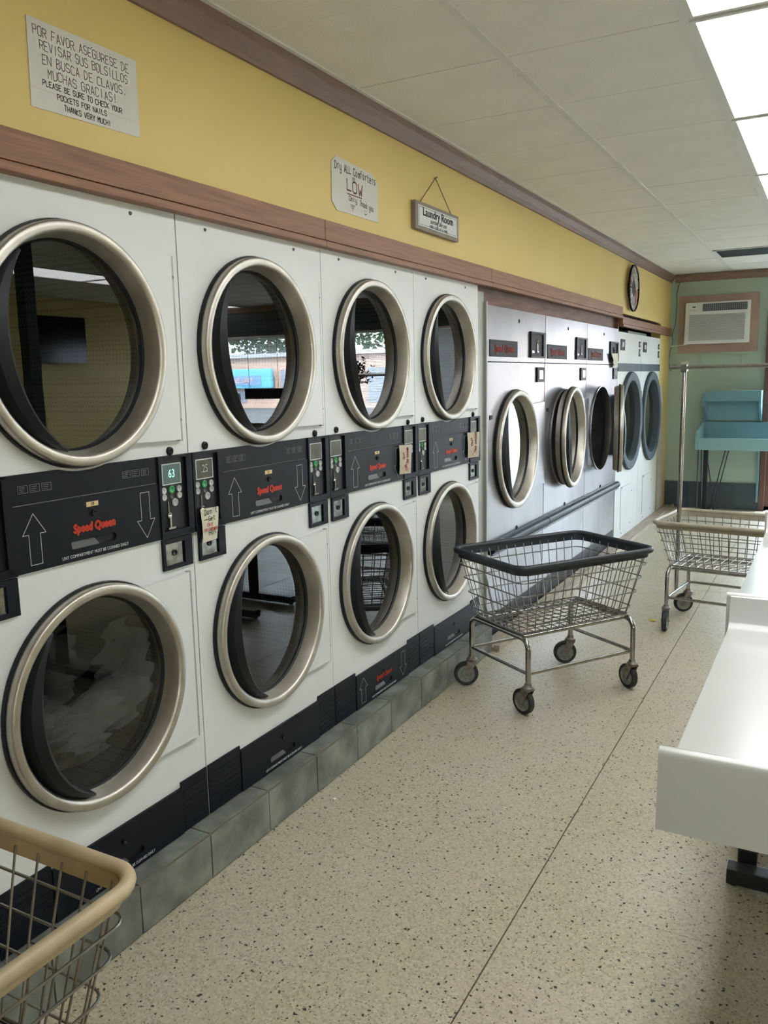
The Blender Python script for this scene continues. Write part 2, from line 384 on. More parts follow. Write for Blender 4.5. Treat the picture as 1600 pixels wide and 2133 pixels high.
# lights
base = None
for n, (c, k) in enumerate(LIGHTS):
    x0, x1, y0, y1 = GX[c], GX[c+1], GY[k], GY[k+2]
    lab = {0: 'lit ceiling light panel at the row end behind the viewer'}.get(n)
    if c == 2: lab = ['lit ceiling light panel at the near end of the row', 'lit ceiling panel cut by the top edge of the picture', 'large lit ceiling panel at the top right, second in view', 'third lit ceiling panel in the row, towards the green wall', 'farthest lit ceiling panel in the row over the aisle'][n]
    else: lab = ['lit ceiling panel over the far side, nearest the rear', 'lit ceiling panel over the far side, second in its row', 'lit ceiling panel over the far side, third in its row', 'lit ceiling panel over the far side, next to the windows'][n-5]
    if base is None:
        base = thing('ceiling_light', lab, 'ceiling light', ((x0+x1)/2, (y0+y1)/2, CZ), group='fluorescent ceiling panels')
        w, d = (x1-x0)/2, (y1-y0)/2
        fr = MB()
        for (p, q, r, s) in ((-w+.012, -w+.03, -d+.01, d-.01), (w-.03, w-.012, -d+.01, d-.01), (-w+.03, w-.03, -d+.01, -d+.028), (-w+.03, w-.03, d-.028, d-.01)): fr.box(p, q, r, s, -.006, .02)
        fr.build('light_frame', M_TEE, base)
        MB().box(-w+.03, w-.03, -d+.028, d-.028, .002, .008).build('diffuser', M_PANEL, base)
    else:
        dup(base, ((x0+x1)/2, (y0+y1)/2, CZ), label=lab)
# vent
if ventcell:
    a, b, c, d = ventcell
    v = thing('air_vent', 'grey slotted air vent set in the ceiling near the green wall', 'vent', ((a+b)/2, (c+d)/2, CZ))
    w, h = (b-a)/2-.015, (d-c)/2-.03
    MB().box(-w, w, -h, h, .012, .018).build('backing', M_VOID, v)
    f = MB(); f.box(-w, w, -h, -h+.02, -.004, .012); f.box(-w, w, h-.02, h, -.004, .012); f.box(-w, -w+.02, -h, h, -.004, .012); f.box(w-.02, w, -h, h, -.004, .012)
    f.build('vent_frame', M_TEE, v)
    for q in range(8):
        y = -h+.04+q*(2*h-.08)/7
        MB().hexa([(-w+.02, y-.014, .010), (w-.02, y-.014, .010), (w-.02, y-.011, .010), (-w+.02, y-.011, .010)], [(-w+.02, y+.008, -.002), (w-.02, y+.008, -.002), (w-.02, y+.011, -.002), (-w+.02, y+.011, -.002)]).build('slat', M_GREYP, v)
# left wall: yellow above the machines, full height past them
wl = MB(); wl.box(-.1, 0, YR, YB, 2.12, CZ+.02); wl.box(-.1, 0, 9.765, YB, 0, 2.12); wl.box(-.1, 0, YR, .36, 0, 2.12)
struct(wl.build('wall_left', M_YELLOW))
struct(MB().box(-1.1, -1.0, YR, YB, 0, CZ+.02).build('wall_alcove', M_PLASTER))
# back wall (green) with windows and glass door
bw = MB()
bw.box(-1.1, 1.10, YB, YB+.15, 0, CZ+.02, M_GREEN)
bw.box(1.10, XR+.1, YB, YB+.15, 2.28, CZ+.02, M_HEADER)
bw.box(2.05, XR+.1, YB, YB+.15, 0, .9, M_GREEN)
for a, b in ((2.05, 2.16), (3.44, 3.56), (4.94, 5.06), (6.84, XR+.1)): bw.box(a, b, YB, YB+.15, .9, 2.28, M_HEADER)
struct(bw.build('wall_back'))
def window(n, x0, x1, z0, z1, kind='window'):
    f = MB(); t = .05; y0, y1 = YB+.01, YB+.09
    f.box(x0, x1, y0, y1, z1-t, z1); f.box(x0, x1, y0, y1, z0, z0+t); f.box(x0, x0+t, y0, y1, z0, z1); f.box(x1-t, x1, y0, y1, z0, z1)
    o = struct(f.build('%s_%d' % (kind, n), M_ALU))
    MB().box(x0+t, x1-t, YB+.045, YB+.051, z0+t, z1-t).build('pane', M_WGLASS, o)
    return o
d1 = window(1, 1.10, 2.05, .0, 2.28, 'door')
MB().box(1.18, 1.24, YB-.02, YB+.01, .9, 1.2).build('door_handle', M_CHROME, d1)
window(1, 2.16, 3.44, .9, 2.28); window(2, 3.56, 4.94, .9, 2.28); window(3, 5.06, 6.84, .9, 2.28)
struct(MB().box(1.045, 1.10, YB-.045, YB-.001, 0, 2.28).build('trim_door', M_ALU))
def blind(x0, x1, ztop, zbot, tilt, pitch, label):
    b = thing('window_blind', label, 'blind', ((x0+x1)/2, YB-.05, zbot)); w = (x1-x0)/2
    MB().box(-w, w, -.02, .02, ztop-zbot-.03, ztop-zbot).build('headrail', M_BLIND, b)
    mb = MB(); z = 0; c, s = math.cos(tilt)*.0125, math.sin(tilt)*.0125
    while z < ztop-zbot-.04:
        mb.hexa([(-w, -c, z-s), (w, -c, z-s), (w, c, z+s), (-w, c, z+s)], [(-w, -c, z-s+.0012), (w, -c, z-s+.0012), (w, c, z+s+.0012), (-w, c, z+s+.0012)]); z += pitch
    o = mb.build('slats', M_BLIND, b); o['kind'] = 'stuff'
blind(2.2, 3.40, 2.26, .93, math.radians(75), .020, 'white venetian blind shut over the window beside the glass door')
blind(3.6, 4.90, 2.26, .93, math.radians(12), .022, 'white venetian blind tilted open on the middle window')
blind(5.1, 6.80, 2.26, 1.95, math.radians(12), .014, 'white venetian blind drawn up short on the widest window')
# right wall and rear wall
struct(MB().box(XR, XR+.1, YR, YB, 0, CZ+.02).build('wall_right', M_YELLOW))
rw = MB(); rw.box(-1.1, 4.7, YR-.1, YR, 0, CZ+.02); rw.box(5.6, XR+.1, YR-.1, YR, 0, CZ+.02); rw.box(4.7, 5.6, YR-.1, YR, 0, .9); rw.box(4.7, 5.6, YR-.1, YR, 2.0, CZ+.02)
struct(rw.build('wall_rear', M_YELLOW))
rf = MB(); rf.box(4.7, 5.6, YR-.08, YR-.01, .9, .95); rf.box(4.7, 5.6, YR-.08, YR-.01, 1.95, 2.0)
for x in (4.7, 5.55): rf.box(x, x+.05, YR-.08, YR-.01, .95, 1.95)
rf = struct(rf.build('window_4', M_ALU))  # unseen window, added to throw cool light on lower dryers and table end
MB().box(4.75, 5.55, YR-.05, YR-.044, .95, 1.95).build('pane', M_WGLASS, rf)
struct(MB().box(-12, 20, -30, YR-.11, -.25, -.15).build('ground_rear', pm('pale_concrete', (.32, .31, .30), .9, var=.05)))
# crown moulding
def crown(name, L0, L1, axis):
    prof = [(0, CZ-.085), (.012, CZ-.085), (.02, CZ-.06), (.04, CZ-.03), (.045, CZ-.004), (0, CZ-.004)]
    mb = MB(); n = len(prof)
    P = lambda d, z, l: (d, l, z) if axis == 'y' else ((l, YB-d, z))
    vs = [P(d, z, L0) for d, z in prof]+[P(d, z, L1) for d, z in prof]
    mb.add(vs, [tuple(range(n)), tuple(range(2*n-1, n-1, -1))]+[(i, n+i, n+(i+1) % n, (i+1) % n) for i in range(n)])
    return struct(mb.build(name, M_CROWN))
crown('trim_1', YR, 4.60, 'y'); crown('trim_2', 4.603, YB, 'y'); crown('trim_3', .045, XR, 'x')
# fascia boards over the machines
def fascia(name, y0, y1, zt, zb):
    mb = MB(); mb.box(.0, .034, y0, y1, zb+.026, zt); mb.box(.0, .028, y0, y1, zb+.022, zb+.026); mb.box(.0, .040, y0, y1, zb, zb+.022)
    return struct(mb.build(name, M_WOOD, bevel=.002))
fascia('trim_4', .2, 2.762, 2.178, 2.078); fascia('trim_5', 2.765, 4.497, 2.178, 2.078); fascia('trim_6', 4.500, 7.745, 2.178, 2.078); fascia('trim_7', 7.76, 10.28, 2.095, 2.008)
struct(MB().box(-.05, -.035, 4.385, 7.75, 1.99, 2.12).build('trim_8', M_BOARD))
struct(MB().box(-.09, -.002, 7.735, 7.76, 1.97, 2.12).build('trim_9', M_BOARD))
struct(MB().box(-.9, .0, 4.38, 9.7, 2.119, 2.13).build('trim_10', M_BOARD))

# tiled ledge under the stacked dryers
lg = thing('tiled_ledge', 'low ledge faced with slate tiles under the stacked dryers', 'ledge', (0, .36, 0))
MB().box(-.95, .077, 0, 4.005, 0, .147).build('ledge_core', M_GROUT, lg)
ty = [.36, .645, .955, 1.265, 1.575, 1.885, 2.197, 2.507, 2.815, 3.12, 3.43, 3.74, 4.05, 4.372]
for a, b in zip(ty, ty[1:]):
    a -= .36; b -= .36; g = .0025
    MB().box(.077, .0855, a+g, b-g, .004, .150).build('tile', M_SLATE, lg, bevel=.0015).location = (R_.uniform(-.0006, .0006), 0, 0)
    MB().box(-.02, .079, a+g, b-g, .147, .1555).build('tile', M_SLATE, lg, bevel=.0015)
MB().box(.0, .077, 4.006, 4.0125, .003, .150).build('tile', M_SLATE, lg)
MB().box(.079, .0845, 0, 4.01, .1505, .1545).build('edge_grout', M_GROUT, lg)

# ------------------------------------------------------------------ stacked dryers
DW = .80; DCY = .384; ZU, ZL = 1.681, .727
def door(parent, cy, cz, R, py, pz0, pz1, px=.02, name='door', big=False):
    """hinged door: face plate on the right, steel ring, rubber gasket, recessed glass"""
    mb = MB(); seg = 40
    # plate: right side region outside the ring radius, from angle where it meets the ring
    a0 = math.asin(min(.98, (pz1-cz)/R)); pts = []
    for k in range(17):
        t = -a0+2*a0*k/16; pts.append((cy+R*.985*math.cos(t), cz+R*.985*math.sin(t)))
    poly = pts+[(cy+R*.3, pz1), (py, pz1), (py, pz0), (cy+R*.3, pz0)]
    # simple outline: arc (inner) then rectangle corners
    arc = [(cy+R*.985*math.cos(a0*(2*k/16-1)), cz+R*.985*math.sin(a0*(2*k/16-1))) for k in range(17)]
    n = len(arc); right = [(py, pz0+(pz1-pz0)*k/(n-1)) for k in range(n)]
    for x in (0.002, px):
        mb.v += [(x, *p) for p in arc]+[(x, *p) for p in right]
    F = []
    for k in range(n-1):
        F += [(k, k+1, n+k+1, n+k), (2*n+k, 3*n+k, 3*n+k+1, 2*n+k+1), (n+k, n+k+1, 3*n+k+1, 3*n+k), (k, 2*n+k, 2*n+k+1, k+1)]
    F += [(0, n, 3*n, 2*n), (n-1, 3*n-1, 4*n-1, 2*n-1)]
    mb.f += F; mb.m += [0]*len(F)
    d = mb.build(name, M_STEEL if big else M_ENAMEL, parent)
    s = R/.313
    MB().lathe([(.014, R), (.031, R), (.037, R-.0025), (.0395, R-.006), (.0395, R-.021), (.037, R-.026*s), (.031, R-.030*s), (-.016, R-.040*s)], (0, cy, cz), seg=72).build('door_ring', M_RING, d, smooth=True)
    g = MB(); g.lathe([(.001, R-.012), (.001, R+.004), (.008, R+.006), (.014, R+.004), (.014, R-.01)], (0, cy, cz), seg=72)
    g.lathe([(-.014, R-.039*s), (-.020, R-.043*s), (-.024, R-.046*s), (-.034, R-.046*s)], (0, cy, cz), seg=72)
    g.build('gasket', M_BLACK, d, smooth=True)
    # black curved grip moulded inside the left of the ring
    gm = MB(); n = 28; vs = []
    for k in range(n+1):
        t = k/n*2-1; ph = math.radians(191+66*t); q = 1-t*t; w = (.006+.040*q)*s; xc = .024+.042*q
        for (r, x) in ((R-.0345*s, .022), (R-.036*s-w*.25, .024+(xc-.024)*.7), (R-.036*s-w*.8, xc), (R-.036*s-w, xc-.006*q), (R-.044*s-w*1.02, -.021)):
            vs.append((x, cy+r*math.cos(ph), cz+r*math.sin(ph)))
    fs = [(i*5+j, i*5+j+1, (i+1)*5+j+1, (i+1)*5+j) for i in range(n) for j in range(4)]
    gm.add(vs, fs).build('grip', M_BLACK, d, smooth=True)
    rg = R-.0462*s
    MB().lathe([(-.0235, .0001), (-.0235, rg)], (0, cy, cz), seg=64).build('glass', M_GLASS, d)
    return d
def icons(mb, y, z):
    for k in range(3):
        a = y+k*.036; w, h = (.030, .020)
        for (p, q, r, s) in ((a, a+w, z, z+.0012), (a, a+w, z+h-.0012, z+h), (a, a+.0012, z, z+h), (a+w-.0012, a+w, z, z+h)): mb.box(.0085, .0091, p, q, r, s)
        for j in range(3): mb.box(.0085, .0091, a+.005, a+.018+.002*j, z+.004+j*.005, z+.0055+j*.005)
def arrow(parent, y, z0, z1, up, w=.035, sw=.0016, x=.0112):
    hh = (z1-z0); hd = hh*.40; b = w*.5
    pts = [(-b, z0), (-b, z1-hd), (-w, z1-hd), (0, z1), (w, z1-hd), (b, z1-hd), (b, z0)]
    if not up: pts = [(p, z0+z1-q) for p, q in pts]
    mb = MB(); n = len(pts)
    for i in range(n):
        a = Vector(pts[i]); c = Vector(pts[(i+1) % n]); d = (c-a).normalized(); nn = Vector((-d.y, d.x))*sw/2; e = d*sw/2
        mb.add([(x, y+p.x, p.y) for p in (a-e+nn, a-e-nn, c+e-nn, c+e+nn)], [(0, 1, 2, 3)])
    mb.build('arrow', M_LINE, parent)
def lint_door(parent, y0, y1, z0, z1, print_=True, slot=True, texts=True, num=None):
    xf = .010; yc = (y0+y1)/2; h = z1-z0
    mb = MB(); sy0, sy1 = yc-.085, yc+.075; sz0, sz1 = z0+.033, z0+.055
    # front built round the finger slot
    mb.box(.001, xf, y0, y1, z0, sz0); mb.box(.001, xf, y0, y1, sz1, z1); mb.box(.001, xf, y0, sy0, sz0, sz1); mb.box(.001, xf, sy1, y1, sz0, sz1)
    hr = (sz1-sz0)/2
    for (cyy, sgn) in ((sy0, 1), (sy1, -1)):       # rounded ends of the finger slot
        for up in (1, -1):
            arc = [(cyy+sgn*(hr-hr*math.cos(math.radians(a))), (sz0+sz1)/2+up*hr*math.sin(math.radians(a))) for a in range(0, 91, 15)]
            mb.prism([(cyy, (sz0+sz1)/2+up*hr)]+arc, .001, xf)
    d = mb.build('lint_door', M_DARK, parent)
    MB().box(.0012, .003, sy0, sy1, sz0, sz1).build('finger_slot', M_BLACK, d)
    MB().hexa([(.003, sy0+.006, sz0), (.0085, sy0+.006, sz0), (.0085, sy0+.10, sz0), (.003, sy0+.10, sz0)], [(.003, sy0+.006, sz1-.003), (.005, sy0+.006, sz1-.003), (.004, sy0+.085, sz1-.003), (.003, sy0+.085, sz1-.003)]).build('slot_lip', M_KBTN, d)
    l = MB().lathe([(.0, .0001), (.006, .006), (.006, .009), (0, .010)], (xf, yc, z1-.048), seg=16).build('lock', M_BLACK, d)
    if print_:
        arrow(d, y0+.057, z0+.017, z1-.022, True); arrow(d, y1-.060, z0+.017, z1-.018, False)
        text('Speed Queen', .031, (.0112, yc, z0+.085), M_RED, d, bold=.0022, sx=.86, shear=.08)
    if texts:
        text('LINT COMPARTMENT MUST BE CLEANED DAILY', .0125, (.0112, yc+.0, z0+.014), M_LINE, d, 'warning_print', sx=.86)
    return d
def coin_box(parent, y0):
    z0, z1 = 1.117, 1.366; w = .147
    mb = MB(); t = .010
    mb.box(.001, .014, y0+.001, y0+t, z0, z1); mb.box(.001, .014, y0+w-t-.016, y0+w-.001, z0, z1); mb.box(.001, .014, y0+t, y0+w-t, z1-.008, z1); mb.box(.001, .014, y0+t, y0+w-t, z0, z0+.022)
    b = mb.build('coin_box', M_DARK, parent)
    MB().box(.001, .004, y0+t, y0+w-t-.016, z0+.022, z1-.008).build('face', M_BLACK, b)
    f = MB(); a, c, e, g = y0+.022, y0+.104, 1.278, 1.342
    f.box(.004, .0065, a, c, e, e+.003); f.box(.004, .0065, a, c, g-.003, g); f.box(.004, .0065, a, a+.003, e, g); f.box(.004, .0065, c-.003, c, e, g)
    f.build('display_frame', M_LINE, b)
    MB().box(.004, .0055, a+.003, c-.003, e+.003, g-.003).build('display', M_LCD, b)
    for (yy, zz) in ((.026, 1.262), (.092, 1.262), (.026, 1.242), (.092, 1.242)):
        k = MB()
        k.lathe([(0, .0001), (.004, .0001+.008), (.004, .010), (0, .0105)], (.004, y0+yy, zz), seg=14)
        k.build('button', M_BTN, b, smooth=True)
    MB().lathe([(0, .0001), (.004, .009), (.003, .012), (0, .0125)], (.004, y0+.060, 1.262), seg=16).build('start_button', M_GBTN, b, smooth=True)
    MB().lathe([(0, .0001), (.003, .007), (0, .009)], (.004, y0+.060, 1.242), seg=16).build('stop_button', M_KBTN, b)
    MB().lathe([(0, .0001), (.003, .0085), (.003, .012), (0, .0125)], (.004, y0+.072, 1.222), seg=16).build('price_tag', M_BTN, b)
    s = MB(); s.box(.004, .007, y0+.040, y0+.043, 1.190, 1.228); s.lathe([(0, .0001), (.006, .006), (.006, .009), (0, .010)], (.004, y0+.042, 1.186), seg=14); s.box(.004, .012, y0+.039, y0+.046, 1.150, 1.183); s.box(.004, .016, y0+.028, y0+.058, 1.144, 1.1505)
    s.build('coin_slot', M_CHROME, b)
    return b
def coin_vault(parent, y0):
    z0, z1 = 1.018, 1.113; w = .128; mb = MB()
    mb.box(.001, .010, y0, y0+.010, z0, z1); mb.box(.001, .010, y0+w-.034, y0+w, z0, z1); mb.box(.001, .010, y0+.010, y0+w-.034, z1-.014, z1); mb.box(.001, .010, y0+.010, y0+w-.034, z0, z0+.012)
    b = mb.build('coin_vault', M_DARK, parent)
    MB().box(.001, .004, y0+.012, y0+w-.036, z0+.014, z1-.016).build('lock_plate', M_SILVER, b, bevel=.001)
    MB().lathe([(0, .0001), (.003, .006), (.004, .009), (0, .010)], (.004, y0+.052, (z0+z1)/2+.002), seg=16).build('keyhole', M_BLACK, b)
def make_dryer():
    t = thing('stacked_dryer', 'x', 'dryer', (0, 1.176, 0), group='stacked dryers along the left wall')
    y0, y1 = .0025, DW-.0025
    mb = MB(); mb.holeplate(y0, y1, 1.2425, 2.112, DCY, ZU, .302, -.03, 0); mb.holeplate(y0, y1, .156, 1.2425, DCY, ZL, .302, -.03, 0)
    mb.box(-.9, -.03, y0, y0+.004, .156, 2.112); mb.box(-.9, -.03, y1-.004, y1, .156, 2.112); mb.box(-.9, -.03, y0+.004, y1-.004, 2.108, 2.112); mb.box(-.9, -.896, y0+.004, y1-.004, .156, 2.108)
    mb.build('cabinet', M_ENAMEL, t)
    for cz in (ZU, ZL):
        MB().lathe([(-.068, .297), (-.09, .33), (-.70, .33), (-.70, .0001)], (0, DCY, cz), seg=48).build('drum', M_DRUM, t, smooth=True)
        d = door(t, DCY, cz, .313, .752, cz-.270, cz+.270)
        h = MB(); h.box(.001, .012, .7535, .768, cz-.275, cz+.272)
        for s in (-1, 1): h.box(.012, .0135, .7535, .768, cz+s*.235-.001, cz+s*.235+.001); h.lathe([(0, .0001), (.004, .004), (0, .006)], (.012, .761, cz+s*.21), seg=10)
        h.build('hinge', M_FILL, d)
    # control strip with dip under the ring
    cp = MB(); n = 40
    top = []; ya, yb = .149, .654
    for k in range(n+1):
        y = ya+(yb-ya)*k/n; dz = (y-DCY); r = .326
        z = 1.366
        if abs(dz) < r: z = min(1.366, ZU-math.sqrt(r*r-dz*dz)-.0)
        top.append((y, z))
    for (p, q) in zip(top, top[1:]): cp.prism([(p[0], 1.290), (q[0], 1.290), (q[0], q[1]), (p[0], p[1])], .001, .008)
    c = cp.build('control_strip', M_DARK, t)
    ic = MB(); icons(ic, .170, 1.318); icons(ic, .515, 1.318); ic = ic.build('symbols', M_PRINT, c); ic['kind'] = 'stuff'
    ld = lint_door(t, .150, .653, 1.118, 1.287)
    MB().box(.010, .0112, .378, .419, 1.257, 1.270).build('number_label', M_LABEL, ld)
    coin_box(t, .002); coin_box(t, .654-.002+.0)
    coin_vault(t, .020); coin_vault(t, .657)
    for (y, z) in ((.077, 1.383), (.717, 1.379)):
        MB().lathe([(0, .0001), (.009, .008), (.007, .012), (0, .013)], (0, y, z), seg=18).build('plug', M_BLACK, t)
    for y in (.135, .62): MB().lathe([(0, .0001), (.004, .004), (0, .006)], (0, y, 2.052), seg=12).build('screw', M_SCREW, t)
    # base
    b = MB()
    b.box(.001, .006, .004, .172, .158, .328)
    for k in range(7): b.box(.006, .008, .012, .165, .168+k*.020, .176+k*.020)
    b.build('louvre_panel', M_DARK, t)
    b = MB(); b.box(.001, .006, .673, .796, .158, .328)
    for k in range(7): b.box(.006, .008, .680, .790, .168+k*.020, .176+k*.020)
    b.build('louvre_panel', M_DARK, t)
    return t
proto = make_dryer()
# the machines that show arrows low down are told apart after copying
dl = ['leftmost stacked dryer, laundry tumbling in its lower drum, display lit', 'stacked dryer with a handwritten tag over its left coin slot', 'stacked dryer with logo and arrows on its bottom panel too', 'rightmost stacked dryer, next to the steel machines']
dryers = [proto]
seams = [1.176, 1.976, 2.774, 3.573]
for i in (1, 2, 3): dryers.append(dup(proto, (0, seams[i], 0)))
for d, l, n, dz in zip(dryers, dl, ('10', '11', '12', '13'), (-.016, 0, 0, 0)):
    d['label'] = l
    ld = [c for c in d.children if c.name.startswith('lint_door')][0]
    nl = text(n, .012, (.0118, .398, 1.2635), M_INK, ld, 'number_print')
    lint_door(d, .173, .672, .158, .311, print_=(d is dryers[2])).name = 'lower_lint_door'
# neighbouring dryer that the row continues with at the left is out of frame except from the side
nb = dup(proto, (0, .376, 0), label='stacked dryer cut off by the left edge, beyond the laundry one')
# lit display on the first dryer, right box; dim reading on the second
def display_digits(dr, idx, s, lit):
    cb = [c for c in dr.children if c.name.startswith('coin_box')][idx]
    y = (.002, .652)[idx]
    if lit:
        for c in cb.children:
            if c.name.startswith('display') and not c.name.startswith('display_frame'):
                c.data = c.data.copy(); c.data.materials[0] = M_LCDON
    text(s, .036, (.0062, y+.063, 1.310), M_DIGIT if lit else M_BTN, cb, 'digits', sx=.8)
display_digits(dryers[0], 1, '63', True); display_digits(dryers[1], 0, '.25', False)

# laundry in the lower left drum
def laundry():
    mb = MB(); rr = random.Random(3)
    from mathutils import noise as NZ
    for q in range(9):
        a0 = math.radians(200+q*14); rad = .10+.155*((q % 3)/2); L = math.radians(80+rr.uniform(-10, 25)); x0 = -.16-.08*(q % 4)
        nu, nv = 46, 14; vs = []
        for i in range(nu+1):
            t = i/nu; a = a0+L*t; w = .13*math.sin(math.pi*min(1, t*.9+.08))**.7
            for j in range(nv+1):
                v = j/nv-.5
                p = Vector((x0+v*w*1.3, 0, 0)); rr_ = rad+v*w*.7
                y = .384+math.cos(a)*rr_; z = ZL+math.sin(a)*rr_*1.0
                nn = NZ.noise(Vector((a*7, v*5+q*3, q*1.7)))*.035+NZ.noise(Vector((a*3, v*22+q, q*2.3)))*.018
                yy, zz = y+nn, z+nn*.8; dd = math.hypot(yy-.384, zz-ZL)
                if dd > .30: yy = .384+(yy-.384)*.30/dd; zz = ZL+(zz-ZL)*.30/dd
                vs.append((min(-.085, x0+v*w+nn*1.6), yy, zz))
        fs = [(i*(nv+1)+j, (i+1)*(nv+1)+j, (i+1)*(nv+1)+j+1, i*(nv+1)+j+1) for i in range(nu) for j in range(nv)]
        mb.add(vs, fs)
    mb.v = [(p[0], p[1]+1.176, p[2]) for p in mb.v]
    o = mb.build('laundry', M_CLOTH, None, smooth=True); o['kind'] = 'stuff'
    tag(o, 'pale laundry tumbling behind the glass of the lower left dryer drum', 'laundry'); setloc(o, (-.3, 1.56, .45))
laundry()

# hanging tags
def card(name, label, cat, quad, mat, x=.018, grp=None):
    c = [sum(q[i] for q in quad)/4 for i in (0, 1)]
    t = thing(name, label, cat, (x, c[0], min(q[1] for q in quad)), group=grp)
    mb = MB(); n = 10; vs = []
    for i in range(n+1):
        for j in range(5):
            u, v = i/n, j/4
            p = Vector(quad[0]).lerp(Vector(quad[1]), v).lerp(Vector(quad[3]).lerp(Vector(quad[2]), v), u)
            vs.append((x+.004*math.sin(u*2.6+v*1.3), p.x, p.y))
    k = len(vs); vs += [(a-.0006, b, c2) for a, b, c2 in vs]
    fs = [(i*5+j, i*5+j+1, (i+1)*5+j+1, (i+1)*5+j) for i in range(n) for j in range(4)]
    fs += [tuple(k+q for q in reversed(f)) for f in fs]
    mb.add(vs, fs); mb.build('card', mat, t, offset=t.location)
    return t
t = card('out_of_order_tag', 'cream tag with green handwriting hanging over a coin slot', 'tag', [(1.993, 1.187), (2.076, 1.185), (2.070, 1.080), (1.996, 1.078)], M_TAGP, .022)
o_ = Vector(t.location)
mb = hand(MB(), "Don't", 2.006, 1.164, .017, .066, .0022, .0275, .10, seed=2); hand(mb, 'Get', 2.024, 1.146, .014, .036, .0022, .0275, 0, seed=3); hand(mb, 'Hot', 2.022, 1.100, .015, .040, .0022, .0275, .1, seed=4)
mb.box(.0274, .0277, 2.002, 2.020, 1.150, 1.152); mb.build('handwriting', M_GRNINK, t, offset=o_)
for s, z, a in (('OUT', 1.132, 2.030), ('OF ORDER', 1.117, 2.033)):
    q = text(s, .0150, (.0277, a, z), M_REDINK, t, 'print', sx=.92); q.data.transform(Matrix.Translation(-o_))
for nm, lab, qd, xx in (('out_of_order_tag', 'tan tag printed in red sideways, on the third stacked dryer', [(3.365, 1.280), (3.482, 1.276), (3.485, 1.140), (3.360, 1.147)], .02), ('out_of_order_tag', 'tan tag printed in red sideways, at the edge by the steel machines', [(4.168, 1.285), (4.335, 1.280), (4.340, 1.140), (4.170, 1.148)], .02)):
    t = card(nm, lab, 'tag', qd, M_KRAFT, xx); o_ = Vector(t.location); cyy = (qd[0][0]+qd[1][0])/2; h = qd[0][1]-qd[3][1]
    w = qd[1][0]-qd[0][0]
    for s, dy in (('OUT', -.02*w/.12), ('OF ORDER', .018*w/.12)):
        q = text(s, .028*w/.13, (0, 0, 0), M_REDINK, t, 'print', bold=.0005, sx=.62, rot=math.pi/2)
        q.data.transform(Matrix.Translation(Vector((xx+.0052, cyy+dy, qd[0][1]-h*.38))-o_))
    mb = MB()
    for k in range(26):
        a = R_.uniform(0, 6.28); r = R_.uniform(0, .035*w/.12); p = (cyy+math.cos(a)*r*1.2, qd[3][1]+.030+math.sin(a)*r*.55)
        a2 = R_.uniform(0, 6.28); l = .008; sw = .0015
        d = Vector((math.cos(a2), math.sin(a2))); nn = Vector((-d.y, d.x))*sw
        p = Vector(p); mb.add([(xx+.0052, *(p+nn)), (xx+.0052, *(p-nn)), (xx+.0052, *(p+d*l-nn)), (xx+.0052, *(p+d*l+nn))], [(0, 1, 2, 3)])
    mb.build('scribble', M_REDINK, t, offset=o_)

# filler panel between the two kinds of machine
f = thing('filler_panel', 'narrow grey metal filler strip between white and steel machines', 'panel', (0, 4.375, .16))
mb = MB(); mb.box(-.4, -.004, 4.376, 4.470, .156, 2.05); mb.build('strip', M_FILL, f, offset=f.location)
MB().box(-.06, .012, 4.470, 4.492, 0.0, 2.00).build('edge_strip', M_FILL, f, offset=f.location)
MB().box(-.06, .004, 4.4925, 4.5005, 0.0, 2.00).build('dark_edge', M_SCREW, f, offset=f.location)

